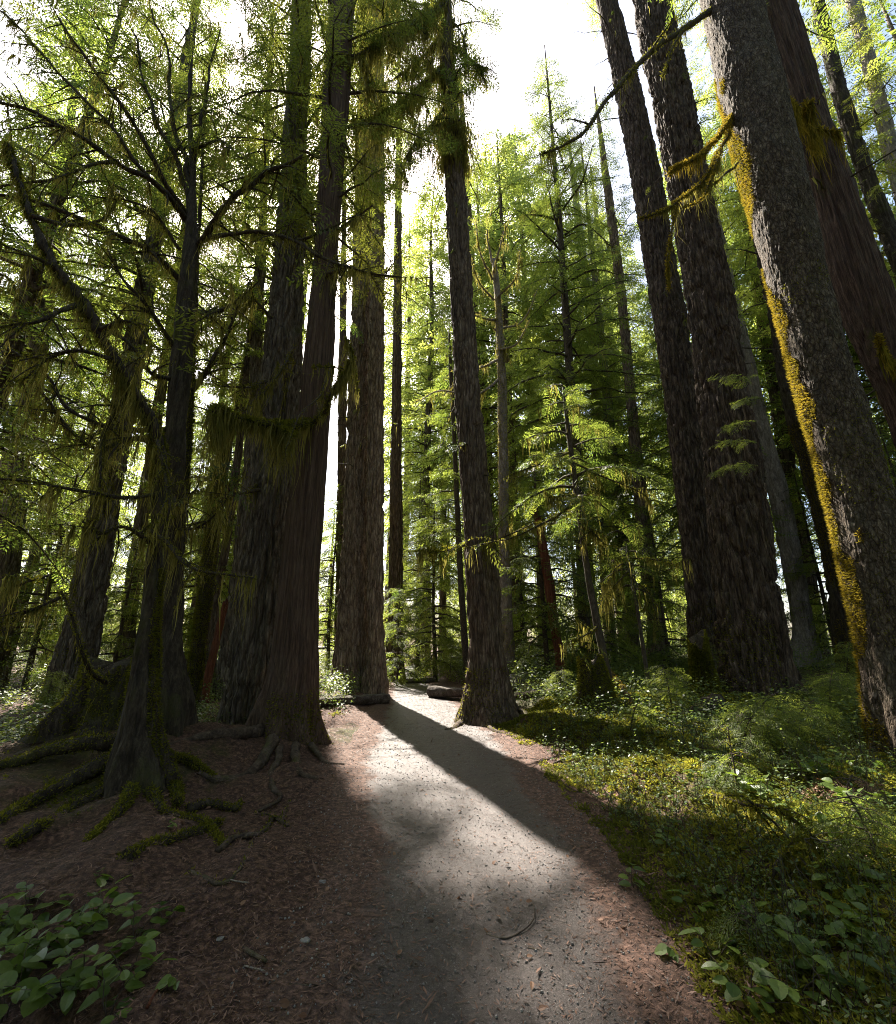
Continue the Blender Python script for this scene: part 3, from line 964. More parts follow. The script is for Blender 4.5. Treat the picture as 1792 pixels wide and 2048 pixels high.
big_tree('L6', 'broken_tree', 'slim brown broken trunk capped with moss below the moss draped limb',
         [(1330, 378, 410), (1278, 386, 414), (1078, 410, 440), (903, 434, 460), (850, 442, 464)],
         10.5, None, 'dark_moss', 'fir', 0.015, 60, 0.25, 0.4, 5, 0.08, None, 34)
big_tree('L7', 'fir_tree', 'slim dark trunk between the broken mossy trunk and the narrow grey one',
         [(1310, 416, 434), (1200, 424, 440), (1078, 446, 462), (928, 466, 482), (800, 480, 494)],
         13.5, 22, 'fir', 'fir', 0.015, 50, 0.25, 0.4, 5, 0.1, dict(z0=9, z1=24, Lmax=2.6, nlimb=80, spray=0.5, moss=0.6), 35)
big_tree('L8', 'fir_tree', 'distant brown trunk just left of the slim broken mossy trunk',
         [(1325, 366, 386), (1150, 390, 408), (1000, 410, 426)],
         18.0, 28, 'fir', 'fir', 0.02, 50, 0.25, 0.4, 5, 0.15, dict(z0=7, z1=27, Lmax=2.8, nlimb=56, spray=0.6, moss=0.3), 36)
big_tree('L9', 'fir_tree', 'thin black pole trunk close against the right side of the many limbed mossy tree',
         [(1385, 322, 346), (1250, 332, 356), (1100, 348, 368), (953, 362, 380), (800, 374, 388), (700, 380, 392)],
         8.0, 15, 'dark_moss', 'plain', 0.015, 40, 0.25, 0.3, 5, 0.08, dict(z0=7, z1=14, Lmax=1.8, nlimb=34, spray=0.4, moss=0.9, leaf='needle_dark'), 37)

big_tree('FH', 'fir_tree', 'far tall high crowned fir mostly hidden behind the broad grey fir',
         [(1330, 532, 550), (1000, 563, 579), (700, 591, 605)], 28.0, 41, 'fir', 'fir', 0.02, 50, 0.25, 0.4, 5, 0.2, dict(z0=30.2, z1=40.5, Lmax=3.4, nlimb=30, kind='coarse', spray=0.75, leaf='needle_far'), 38, 34)  # added tree whose high crown throws dappled shade on the near path

# moss on the big trunks
rng = np.random.default_rng(77)
t8 = MAIN['T8']
moss_on_trunk(t8['root'], t8['grid'], t8['base'], rng, 46000, M['moss_gold'], (-0.73, 0.68, 0), 0.74, 0.045, 0.009, 13, name='golden_moss', patch=0.6, thin=(5.0, 9.5))
moss_on_trunk(t8['root'], t8['grid'], t8['base'], rng, 5000, M['moss_green'], (-0.2, -0.9, 0), 0.75, 0.03, 0.01, 7, name='green_moss', patch=0.8, seed=8)
for k, n, f, mat, cut, zm, p in (('T5', 9000, (-.5, -.8, 0), 'moss_green', 0.35, 1.0, 0.9), ('T7', 12000, (-.7, -.6, 0), 'moss_green', 0.45, 2.2, 0.9),
                                 ('T6', 6000, (-.6, -.7, 0), 'moss_green', 0.5, 2.6, 0.9), ('T12', 12000, (-.6, -.6, 0), 'moss_gold', 0.5, 8, 0.9),
                                 ('T1', 9000, (.6, -.7, 0), 'moss_green', 0.45, 0.8, 0.9), ('L1', 9000, (-.1, -.9, 0), 'moss_green', 0.5, 6, 0.9),
                                 ('L6', 12000, (0, -1, 0), 'moss_green', 0.1, 9, 0.9), ('L9', 9000, (0, -1, 0), 'moss_green', 0.2, 9, 0.9), ('T20', 6000, (0, -1, 0), 'moss_hang', 0.2, 16, .9)):
    t = MAIN[k]
    moss_on_trunk(t['root'], t['grid'], t['base'], rng, n, M[mat], f, cut, 0.05, 0.016, zm, patch=p, seed=n % 13)
# moss and lichen hanging down the upper part of the solitary fir
t5 = MAIN['T5']
pp = t5['path']
sel = pp[(pp[:, 2] > 15.5) & (pp[:, 2] < 30)]
i = rng.integers(0, len(sel), 3600)
a = rng.uniform(0, 2 * PI, 3600)
P0 = sel[i, :3] + np.stack([np.cos(a), np.sin(a), 0 * a], -1) * (sel[i, 3] * 1.0 + rng.gamma(1.2, .12, 3600))[:, None]
q, t = strands(rng, P0, rng.gamma(2.2, .2, 3600), rng.uniform(.02, .06, 3600))
mb = MB(); mb.quads(q, 0, t)
mb.build('hanging_moss', M['moss_hang'], t5['root'], t5['base'])


def stubs(key, n, z0, z1, seed, L=0.6):
    t = MAIN[key]
    r = np.random.default_rng(seed)
    mb = MB()
    p = t['path']
    for k in range(n):
        z = r.uniform(z0, z1)
        o = np.array([np.interp(z, p[:, 2], p[:, j]) for j in range(3)])
        rad = np.interp(z, p[:, 2], p[:, 3])
        a = r.uniform(0, 2 * PI)
        o = o + np.array([math.cos(a), math.sin(a), 0]) * rad * .85
        limb(mb, r, o, a, L * r.gamma(2, .5), r.uniform(-.3, .25), r.uniform(0, .5), 'mid', .2, .02, 0, 1, r.uniform(.012, .03), .9, .3, 5, 2)
    mb.build('dead_limbs', [M['needle_dark'], M['twig'], M['moss_hang']], t['root'], t['base'])


for _k, _n, _a, _b, _s in (('T5', 16, 4, 15, 1), ('T6', 30, 8, 28, 2), ('T7', 22, 8, 24, 3), ('T3a', 26, 7, 20, 4), ('T3c', 26, 8, 24, 5), ('T4', 40, 4, 24, 6), ('T9', 12, 6, 16, 7), ('T13', 16, 4, 14, 8), ('T15', 50, 4, 20, 9), ('T21', 40, 6, 20, 10), ('T22', 40, 6, 20, 11), ('T3b', 30, 5, 22, 12), ('T10', 20, 8, 20, 13)):
    stubs(_k, _n, _a, _b, 700 + _s, .6 if _k in ('T5', 'T7', 'T9') else 1.0)


def roots(key, specs, mat='root', seed=1, coat=0, mossmat=None, sink=-.25):
    t = MAIN[key]
    r = np.random.default_rng(seed)
    for k, (pix, r0, r1) in enumerate(specs):
        pts = []
        n = len(pix)
        for j, (a, b) in enumerate(pix):
            p = on_ground(a, b)
            rad = r0 + (r1 - r0) * (j / (n - 1)) ** 0.8
            pts.append([p[0], p[1], p[2] + rad * ((sink if j else 0.6)), rad])
        branch(t['root'], t['base'], pts, M[mat], 'root', 9, 0.05, coat, 0.03, 0, seed=seed * 31 + k, mossmat=mossmat, wob=0.035)


roots('T1', [([(545, 1490), (500, 1545), (440, 1560), (395, 1545)], .09, .025), ([(590, 1500), (600, 1545), (640, 1560)], .07, .02),
             ([(520, 1470), (440, 1470), (380, 1480), (340, 1490)], .10, .03), ([(560, 1500), (545, 1560), (560, 1600), (520, 1625)], .05, .012),
             ([(622, 1495), (650, 1525), (690, 1530)], .05, .012), ([(490, 1460), (430, 1440), (360, 1462)], .09, .03)], seed=5)
roots('T5', [([(930, 1440), (912, 1455), (890, 1460)], .10, .03), ([(1030, 1425), (1060, 1432), (1095, 1428)], .10, .03), ([(975, 1448), (985, 1462), (1010, 1468)], .07, .02)], seed=6, coat=300)
roots('T7', [([(1440, 1420), (1370, 1435), (1310, 1440)], .16, .04), ([(1500, 1440), (1460, 1480), (1400, 1500)], .14, .04)], seed=7, coat=500, mat='dark_moss')

# the moss draped limb on the cedar and other free limbs
c = MAIN['T1']
branch(c['root'], c['base'], pxb([(622, 848, 7.6), (590, 850, 7.1), (540, 853, 6.7), (480, 838, 6.3), (440, 822, 6.0), (425, 832, 5.9)], .085, .05), M['dark_moss'], 'mossy_limb', 9, .05, 9000, .055, 3400, .46, .020, 3, wob=.05, twigs=10, twig_len=.35)
branch(c['root'], c['base'], pxb([(630, 846, 7.6), (650, 820, 7.1), (668, 780, 6.9), (690, 745, 6.8), (705, 715, 6.8)], .055, .015), M['dark_moss'], 'mossy_limb', 8, .05, 3200, .05, 1300, .3, .02, 4, twigs=5, twig_len=.5)
branch(c['root'], c['base'], pxb([(640, 560, 7.8), (690, 535, 7.0), (745, 550, 6.6), (800, 556, 6.4)], .05, .012), M['twig'], 'mossy_limb', 8, .05, 1500, .04, 900, .22, .018, 5, twigs=14, twig_len=.6)
branch(c['root'], c['base'], pxb([(655, 480, 7.8), (690, 450, 7.2), (725, 425, 6.8), (745, 410, 6.6)], .04, .01), M['twig'], 'mossy_limb', 8, .05, 1200, .04, 500, .25, .018, 6, twigs=10, twig_len=.5)
branch(c['root'], c['base'], pxb([(662, 720, 7.8), (640, 790, 6.9), (600, 830, 6.4), (570, 900, 6.2)], .02, .006), M['twig'], 'mossy_limb', 6, .05, 500, .03, 260, .2, .014, 7, twigs=6, twig_len=.5)
c = MAIN['T2']
for k, sp in enumerate([[(540, 760, 8.6), (500, 775, 8), (460, 772, 7.6), (435, 770, 7.4)], [(545, 640, 8.6), (510, 600, 8.2), (480, 590, 7.9)], [(560, 500, 8.8), (520, 470, 8.2), (470, 465, 7.8)],
                        [(590, 690, 8.5), (560, 740, 7.8), (520, 800, 7.6)], [(520, 980, 8.4), (470, 985, 7.9), (440, 960, 7.7), (424, 990, 7.6)], [(600, 420, 8.8), (640, 400, 8.0), (700, 345, 7.6), (735, 300, 7.4)]]):
    branch(c['root'], c['base'], pxb(sp, .04, .01), M['twig'], 'dead_limb', 7, .06, 900, .04, 600, .25, .018, 60 + k, twigs=9, twig_len=.6)
c = MAIN['T5']
branch(c['root'], c['base'], pxb([(893, 5, 10.2), (860, 30, 9.2), (815, 50, 8.5), (775, 70, 8.0), (738, 100, 7.7), (700, 112, 7.5), (655, 108, 7.4)], .10, .03), M['dark_moss'], 'mossy_limb', 9, .06, 5000, .06, 5200, .75, .03, 11, twigs=22, twig_len=1.0, leaf=60)
branch(c['root'], c['base'], pxb([(892, 130, 10.2), (850, 165, 9.3), (800, 205, 8.8), (760, 230, 8.5), (710, 250, 8.3)], .07, .02), M['dark_moss'], 'mossy_limb', 9, .06, 3500, .05, 3600, .7, .03, 12, twigs=16, twig_len=.9, leaf=40)
branch(c['root'], c['base'], pxb([(905, 40, 10.2), (925, 70, 9.3), (935, 120, 8.9), (940, 200, 8.7)], .03, .006), M['twig'], 'mossy_limb', 6, .06, 600, .04, 500, .4, .02, 13, twigs=6, twig_len=.7)
branch(c['root'], c['base'], pxb([(936, 1085, 10.2), (985, 1083, 9.6), (1060, 1050, 9.4), (1140, 1020, 9.3)], .03, .008), M['dark_moss'], 'mossy_limb', 7, .05, 900, .035, 600, .18, .015, 14, twigs=8, twig_len=.5)
branch(c['root'], c['base'], pxb([(930, 1090, 10.0), (895, 1100, 9.5), (860, 1104, 9.2)], .03, .008), M['dark_moss'], 'mossy_limb', 7, .05, 1200, .05, 900, .2, .02, 15, twigs=12, twig_len=.5)
c = MAIN['T5']
for k, sp in enumerate([[(890, 60, 10.2), (850, 110, 9.6), (800, 150, 9.2), (760, 175, 9.0)], [(892, 210, 10.2), (860, 250, 9.6), (820, 300, 9.3), (800, 340, 9.2)], [(905, 90, 10.2), (940, 120, 9.7), (985, 140, 9.4)], [(892, 0, 10.2), (850, 10, 9.5), (790, 0, 9.1), (720, 20, 8.9)]]):
    branch(c['root'], c['base'], pxb(sp, .045, .012), M['dark_moss'], 'mossy_limb', 7, .06, 1600, .04, 1600, .6, .022, 310 + k, twigs=14, twig_len=.9, leaf=45)
c = MAIN['T8']
branch(c['root'], c['base'], pxb([(1428, 18, 5.2), (1370, 55, 5.0), (1290, 115, 4.8), (1215, 200, 4.7), (1165, 265, 4.65), (1125, 292, 4.6), (1088, 305, 4.6)], .055, .012), M['twig'], 'bare_limb', 9, .05, 2600, .035, 420, .18, .014, 21, twigs=5, twig_len=.45)
branch(c['root'], c['base'], pxb([(1370, 55, 5.0), (1345, 95, 4.9), (1325, 150, 4.85)], .03, .008), M['twig'], 'bare_limb', 7, .05, 500, .03, 60, .15, .014, 22)
branch(c['root'], c['base'], pxb([(1462, 235, 5.2), (1430, 280, 5.0), (1390, 320, 4.8), (1345, 340, 4.7), (1340, 348, 4.7)], .035, .014), M['dark_moss'], 'mossy_limb', 8, .04, 3000, .04, 900, .16, .014, 23, mossmat=M['moss_gold'], hangmat=M['moss_gold'])
branch(c['root'], c['base'], pxb([(1466, 245, 5.2), (1440, 300, 5.0), (1405, 360, 4.8), (1350, 408, 4.6), (1310, 428, 4.5), (1278, 438, 4.5)], .03, .008), M['dark_moss'], 'mossy_limb', 8, .04, 2600, .035, 900, .17, .014, 24, mossmat=M['moss_gold'], hangmat=M['moss_hang'])
branch(c['root'], c['base'], pxb([(1440, 300, 5.0), (1425, 350, 4.7), (1400, 400, 4.6), (1370, 415, 4.5)], .02, .006), M['dark_moss'], 'mossy_limb', 7, .04, 1200, .03, 400, .15, .014, 25, mossmat=M['moss_gold'], hangmat=M['moss_hang'])
branch(c['root'], c['base'], pxb([(1355, 405, 4.6), (1342, 460, 4.6), (1333, 530, 4.6), (1338, 578, 4.6)], .012, .004), M['twig'], 'mossy_limb', 6, .04, 900, .03, 400, .14, .014, 26, mossmat=M['moss_gold'], hangmat=M['moss_gold'])
branch(c['root'], c['base'], pxb([(1475, 325, 5.2), (1450, 350, 5.0), (1420, 375, 4.9), (1405, 380, 4.9)], .022, .008), M['twig'], 'bare_limb', 7, .04, 500, .03, 80, .12, .014, 27, twigs=3, twig_len=.25)
c = MAIN['T9']
branch(c['root'], c['base'], pxb([(1600, 235, 8.6), (1575, 210, 7.6), (1558, 175, 7.2), (1556, 160, 7.2)], .06, .035), M['dark_moss'], 'mossy_limb', 8, .05, 5200, .09, 2600, .40, .03, 31, mossmat=M['moss_gold'], hangmat=M['moss_gold'])
branch(c['root'], c['base'], pxb([(1640, 300, 8.6), (1615, 250, 7.6), (1612, 205, 7.3)], .05, .025), M['dark_moss'], 'mossy_limb', 8, .05, 3200, .08, 1600, .4, .03, 32, mossmat=M['moss_gold'], hangmat=M['moss_gold'], twigs=4, twig_len=.4)
branch(c['root'], c['base'], pxb([(1790, 740, 8.6), (1765, 700, 7.5), (1755, 672, 7.2)], .05, .02), M['dark_moss'], 'mossy_limb', 8, .05, 2600, .06, 900, .3, .03, 33, mossmat=M['moss_gold'], hangmat=M['moss_gold'])
c = MAIN['T20']
for k, sp in enumerate([[(985, 560, 14), (960, 500, 13.2), (950, 440, 13)], [(985, 550, 14), (1000, 500, 13.4), (1015, 440, 13)], [(987, 600, 14), (955, 560, 13.2), (940, 520, 13)], [(990, 640, 14), (950, 630, 13.2), (935, 600, 13)],
                        [(990, 600, 14), (1030, 560, 13.3), (1040, 500, 13)], [(994, 700, 14), (1030, 690, 13.3), (1060, 640, 13)], [(996, 760, 14), (950, 790, 13.2), (880, 780, 12.6), (840, 800, 12.4)], [(996, 720, 14), (940, 745, 13.1), (890, 790, 12.8)],
                        [(985, 530, 14), (975, 470, 14), (985, 410, 14)], [(990, 660, 14), (1045, 640, 14.6), (1075, 580, 14.8)]]):
    branch(c['root'], c['base'], pxb(sp, .05, .012), M['pale'], 'bare_limb', 6, .08, 500, .05, 200, .25, .02, 80 + k, mossmat=M['moss_hang'], wob=.05, twigs=3, twig_len=.5)
c = MAIN['T19']
for k, sp in enumerate([[(1141, 560, 16.5), (1190, 540, 15.6), (1240, 550, 15)], [(1130, 470, 16.5), (1170, 450, 15.8), (1230, 500, 15.2)], [(1118, 440, 16.5), (1070, 430, 15.6), (1040, 430, 15)], [(1125, 420, 16.5), (1165, 360, 15.6), (1185, 290, 15)]]):
    branch(c['root'], c['base'], pxb(sp, .06, .015), M['dark_moss'], 'bare_limb', 6, .08, 400, .05, 160, .25, .02, 95 + k, twigs=3, twig_len=.6)
# fern-like young sprays growing from the massive fir's side
c = MAIN['T7']
r = np.random.default_rng(9)
mb = MB()
for (a, b, a2, b2) in [(1502, 762, 1430, 752), (1500, 800, 1470, 812), (1505, 885, 1435, 885), (1510, 930, 1440, 940), (1490, 845, 1455, 862)]:
    p, p2 = at(a, b, 8.6), at(a2, b2, 8.2)
    d = p2 - p
    L = np.linalg.norm(d)
    limb(mb, r, p, math.atan2(d[1], d[0]), L, d[2] / L + .15, .15, 'fine', .22, 1.5, 0, 1, .008, .05, .55)
mb.build('young_sprays', [M['needle'], M['twig']], c['root'], c['base'])

# ================================================================== the mossy flared tree and the many limbed tree on the left
pts = px_trunk([(1575, 215, 345), (1520, 222, 332), (1450, 240, 318), (1350, 258, 318), (1250, 276, 318), (1150, 288, 326), (1080, 296, 328)], 5.3)
more = pxb([(320, 975, 5.2), (312, 865, 5.0), (270, 785, 4.8), (232, 722, 4.6), (165, 602, 4.4), (112, 535, 4.2), (62, 430, 4.1), (14, 285, 4.0)], .075, .02)
pts = np.vstack([pts, np.array(more)])
bA = base_of(pts)
rootA = thing('mossy_tree', 'mossy tree on flared stilt-like roots whose bent trunk arches to the upper left', 'tree', bA)
oA, pathA, gA, _ = build_trunk(rootA, pts, bA, M['dark_moss'], 'cedar', .034, 41, 160, .30, .40, 6, .035)
MAIN['A'] = dict(root=rootA, base=bA, path=pathA, grid=gA)
rng = np.random.default_rng(41)
moss_on_trunk(rootA, gA, bA, rng, 9000, M['moss_green'], (.75, .45, .0), .5, .035, .012, 2.4, patch=.55)
moss_on_trunk(rootA, gA, bA, rng, 7000, M['moss_green'], (-.85, .5, .0), .5, .035, .012, 2.4, patch=.55, seed=5)
moss_on_trunk(rootA, gA, bA, rng, 9000, M['moss_green'], (-.3, .4, .0), .2, .05, .014, 12, 2.4, patch=.8, seed=6)
sel = pathA[(pathA[:, 2] > 2.6)]
cc = rng.integers(0, len(sel), 60)
i = np.clip(cc[rng.integers(0, 60, 5200)] + rng.normal(0, 3, 5200).astype(int), 0, len(sel) - 1)[:2600]
P0 = sel[i, :3] + rng.normal(0, 1, (2600, 3)) * sel[i, 3:4] * .7
q, t = strands(rng, P0, (.12 + .35 * np.clip(vnoise(P0 * 2, 3) + .4, 0, 1.4)) * rng.gamma(2.5, .4, 2600), rng.uniform(.006, .018, 2600))
mb = MB(); mb.quads(q, 0, t)
mb.build('hanging_moss', M['moss_hang'], rootA, bA)
roots('A', [([(240, 1530), (190, 1540), (120, 1580), (60, 1610), (-10, 1650)], .10, .045), ([(250, 1500), (180, 1490), (110, 1500), (40, 1530), (-20, 1540)], .09, .05),
            ([(245, 1560), (200, 1590), (140, 1620), (70, 1670), (20, 1700)], .08, .03), ([(330, 1560), (350, 1585), (352, 1610)], .07, .04),
            ([(300, 1590), (330, 1625), (400, 1650), (450, 1690)], .05, .015), ([(260, 1590), (230, 1640), (180, 1680)], .06, .02),
            ([(335, 1520), (390, 1530), (430, 1560)], .05, .015), ([(240, 1480), (150, 1460), (60, 1470), (-20, 1480)], .09, .05)], seed=8, coat=2600, mat='dark_moss', sink=.35)
for k, sp in enumerate([[(320, 985, 5.2), (250, 995, 4.8), (150, 985, 4.4), (60, 968, 4.2), (-10, 955, 4.1)], [(305, 1090, 5.2), (250, 1050, 4.9), (200, 1065, 4.7), (165, 1040, 4.6)],
                        [(300, 1060, 5.2), (345, 1100, 5.0), (390, 1140, 4.8), (450, 1150, 4.7), (505, 1155, 4.7)], [(265, 780, 4.8), (215, 850, 4.7), (205, 930, 4.65), (200, 985, 4.6)],
                        [(315, 880, 5.0), (330, 930, 4.7), (340, 1000, 4.6), (335, 1040, 4.6)], [(165, 600, 4.4), (90, 640, 4.1), (20, 650, 4.0), (-20, 655, 4.0)], [(112, 535, 4.2), (60, 510, 4.0), (-10, 482, 3.9)],
                        [(232, 722, 4.6), (150, 700, 4.3), (80, 720, 4.2), (40, 760, 4.1)], [(200, 660, 4.5), (250, 640, 4.3), (300, 690, 4.2)], [(62, 430, 4.1), (120, 445, 4.0), (190, 440, 3.9), (230, 400, 3.9)]]):
    branch(rootA, bA, pxb(sp, .03, .008), M['dark_moss'], 'mossy_limb', 7, .05, 1200, .024, 500, .24, .009, 110 + k, twigs=8, twig_len=.45, wob=.04)
# the low curved dead stem left of the flared foot
branch(rootA, bA, pxb([(212, 1365, 5.6), (180, 1345, 5.3), (160, 1300, 5.1), (140, 1230, 5.0), (120, 1185, 5.0)], .03, .012), M['dark_moss'], 'dead_limb', 7, .05, 900, .03, 60, .1, .014, 131)
for k, sp in enumerate([[(120, 1195, 5.0), (60, 1220, 4.8), (0, 1245, 4.7)], [(100, 1150, 5.0), (50, 1165, 4.8), (-10, 1185, 4.7)]]):
    branch(rootA, bA, pxb(sp, .02, .008), M['dark_moss'], 'dead_limb', 7, .05, 600, .03, 500, .2, .014, 133 + k, twigs=6, twig_len=.4)

pts = px_trunk([(1400, 290, 380), (1300, 318, 366), (1150, 326, 368), (1000, 330, 370), (850, 330, 372), (700, 346, 386), (600, 354, 390), (500, 366, 398), (430, 373, 394), (330, 378, 392), (230, 374, 383), (130, 380, 386), (40, 390, 394)], 6.6)
bB = base_of(pts)
rootB = thing('many_limbed_tree', 'black moss-hung tree with a fan of crooked limbs, behind the flared mossy tree', 'tree', bB)
oB, pathB, gB, _ = build_trunk(rootB, pts, bB, M['dark_moss'], 'cedar', .03, 42, 130, .35, .5, 6, .045)
MAIN['B'] = dict(root=rootB, base=bB, path=pathB, grid=gB)
limbsB = [
    ([(372, 440, 6.6), (345, 400, 6.2), (300, 360, 5.8), (232, 322, 5.4), (140, 262, 5.0), (60, 225, 4.8), (0, 205, 4.7)], .075, .03),
    ([(374, 430, 6.6), (330, 370, 6.1), (290, 290, 5.7), (240, 210, 5.4), (180, 130, 5.2), (120, 40, 5.0)], .07, .03),
    ([(378, 400, 6.6), (350, 310, 6.3), (310, 240, 6.1), (290, 160, 6.0), (265, 60, 5.9)], .065, .025),
    ([(385, 380, 6.6), (350, 250, 6.5), (335, 170, 6.4), (330, 90, 6.3), (300, 20, 6.2)], .06, .025),
    ([(380, 350, 6.6), (400, 250, 6.6), (415, 150, 6.6), (440, 60, 6.7)], .06, .02),
    ([(396, 492, 6.6), (430, 440, 6.2), (480, 385, 6.0), (525, 350, 5.9), (565, 335, 5.8), (610, 310, 5.7)], .075, .04),
    ([(402, 482, 6.6), (450, 472, 6.2), (520, 466, 6.0), (600, 478, 5.9), (660, 462, 5.8), (715, 430, 5.7)], .05, .02),
    ([(540, 466, 6.0), (620, 500, 5.8), (690, 532, 5.6), (740, 548, 5.5), (800, 556, 5.5)], .04, .018),
    ([(372, 620, 6.6), (420, 626, 6.2), (462, 608, 6.0), (502, 580, 5.9)], .055, .03),
    ([(386, 780, 6.6), (420, 740, 6.2), (450, 672, 6.0), (472, 612, 5.9)], .05, .035),
    ([(360, 560, 6.6), (300, 500, 6.0), (240, 470, 5.6), (150, 430, 5.2), (60, 400, 5.0), (0, 390, 4.9)], .06, .03),
    ([(350, 700, 6.6), (300, 620, 6.0), (250, 560, 5.7), (220, 500, 5.5)], .05, .02),
    ([(345, 760, 6.6), (300, 740, 6.1), (260, 690, 5.8), (200, 650, 5.6), (120, 640, 5.4)], .05, .02),
    ([(340, 900, 6.6), (280, 880, 6.0), (200, 900, 5.6), (140, 870, 5.4), (90, 800, 5.3), (60, 740, 5.2)], .05, .02),
    ([(338, 860, 6.6), (250, 860, 5.8), (150, 820, 5.4), (80, 740, 5.2), (20, 700, 5.1)], .05, .025),
    ([(236, 322, 5.4), (180, 330, 5.1), (100, 360, 4.9), (0, 372, 4.8)], .04, .02),
    ([(384, 300, 6.6), (440, 280, 6.2), (480, 310, 5.9), (530, 300, 5.7)], .04, .015),
    ([(300, 360, 5.8), (240, 280, 5.5), (160, 190, 5.3), (60, 80, 5.2), (0, 20, 5.1)], .045, .02),
    ([(330, 1010, 6.6), (380, 1000, 6.1), (400, 960, 5.9)], .04, .015),
    ([(340, 1060, 6.6), (400, 1050, 6.2), (440, 1010, 6.0), (480, 960, 5.9)], .03, .01),
    ([(360, 500, 6.6), (310, 430, 6.3), (250, 400, 6.2), (180, 390, 6.1)], .04, .015),
]
for k, (sp, r0, r1) in enumerate(limbsB):
    L = len(sp)
    branch(rootB, bB, pxb(sp, r0 * .85, r1 * .6), M['dark_moss'], 'mossy_limb', 8, .05, 900 + 150 * L, .022, 250 + 110 * L, .24, .009, 150 + k, twigs=9 + 2 * L, twig_len=.55, wob=.045, leaf=3)
moss_on_trunk(rootB, gB, bB, rng, 5000, M['moss_green'], (-.5, .8, 0), .4, .04, .012, 9, patch=.8)
# loose foliage and trailing moss of this tree's upper boughs
r = np.random.default_rng(12)
mb = MB()
for k in range(110):
    p = at(r.uniform(-60, 560), r.uniform(-160, 360), r.uniform(6.0, 8.6))
    limb(mb, r, p, r.uniform(0, 6.3), r.uniform(.5, 1.2), .2, .6, 'fine', .34, 1.0, 0, 1, .01, .05, r.uniform(.2, .5), 4, 2)
mb.build('crown', [M['needle_dark'], M['twig'], M['moss_hang']], rootB, bB)
roots('B', [([(330, 1395), (280, 1420), (200, 1450), (120, 1490)], .12, .05), ([(350, 1400), (400, 1425), (450, 1430)], .10, .03), ([(340, 1405), (370, 1450), (420, 1475)], .08, .03)], seed=9, coat=700, mat='dark_moss')

# ================================================================== young hemlocks near the middle
def sapling(key, name, label, rows, Y, crown, mat='twig', seed=1, leaf='needle', cat='sapling', seg=24):
    pts = px_trunk(rows, Y)
    b = base_of(pts)
    root = thing(name, label, cat, b)
    o, path, g, _ = build_trunk(root, pts, b, M[mat], 'plain', .006, seed, seg, .3, .25, 4, .1)
    r = np.random.default_rng(seed)

    def axis(z):
        return np.array([np.interp(z, path[:, 2], path[:, 0]), np.interp(z, path[:, 2], path[:, 1]), z])
    mb = crown_mb(r, axis=axis, **crown)
    mb.build('crown', [M[leaf], M['twig'], M['moss_hang']], root, b)
    MAIN[key] = dict(root=root, base=b, path=path, grid=g)
    return MAIN[key]


s = sapling('T17', 'hemlock_sapling', 'leaning young hemlock with a bare lower stem and layered bright sprays on top',
            [(1352, 1206, 1224), (1153, 1170, 1183), (1003, 1150, 1162), (863, 1132, 1141), (775, 1124, 1128)], 9.0,
            dict(z0=4.2, z1=7.3, Lmax=2.3, nlimb=20, kind='fine', spray=.42, leaf_dens=1.5, profile=.6, droop=.45, moss=.8, tintbase=.38), seed=51)
for k, sp in enumerate([[(1156, 1003, 9), (1100, 1040, 8.6), (1030, 1075, 8.3), (985, 1085, 8.2), (920, 1100, 8.1)], [(1137, 905, 9), (1090, 925, 8.5), (1030, 945, 8.2), (1010, 960, 8.1)],
                        [(1150, 990, 9), (1120, 992, 8.7), (1096, 995, 8.6)], [(1150, 1000, 9), (1180, 1000, 8.7), (1195, 993, 8.6)], [(1145, 925, 9), (1200, 950, 8.6), (1270, 980, 8.4), (1300, 1000, 8.3)],
                        [(1200, 1250, 9), (1170, 1270, 8.7), (1145, 1285, 8.6)], [(1162, 1040, 9), (1190, 1070, 8.7), (1210, 1090, 8.6)]]):
    branch(s['root'], s['base'], pxb(sp, .025, .007), M['dark_moss'], 'mossy_limb', 6, .05, 700, .03, 700, .16, .012, 210 + k, twigs=6, twig_len=.35, leaf=3)
s = sapling('T18', 'hemlock_sapling', 'spindly black stemmed sapling with drooping moss hung tips, right of the leaning one',
            [(1385, 1296, 1306), (1333, 1288, 1296), (1200, 1268, 1275), (1093, 1248, 1254)], 9.6,
            dict(z0=2.6, z1=4.0, Lmax=1.2, nlimb=14, kind='fine', spray=.3, leaf_dens=.5, profile=.5, droop=.75, moss=1.0, tintbase=.35), seed=52)
for k, sp in enumerate([[(1256, 1120, 9.6), (1220, 1150, 9.2), (1200, 1215, 9.1)], [(1256, 1115, 9.6), (1310, 1120, 9.2), (1350, 1130, 9.0)], [(1258, 1140, 9.6), (1230, 1170, 9.3), (1196, 1200, 9.2)], [(1265, 1160, 9.6), (1300, 1190, 9.3), (1318, 1250, 9.1)]]):
    branch(s['root'], s['base'], pxb(sp, .015, .005), M['dark_moss'], 'mossy_limb', 6, .05, 500, .03, 500, .16, .012, 230 + k, twigs=5, twig_len=.3)

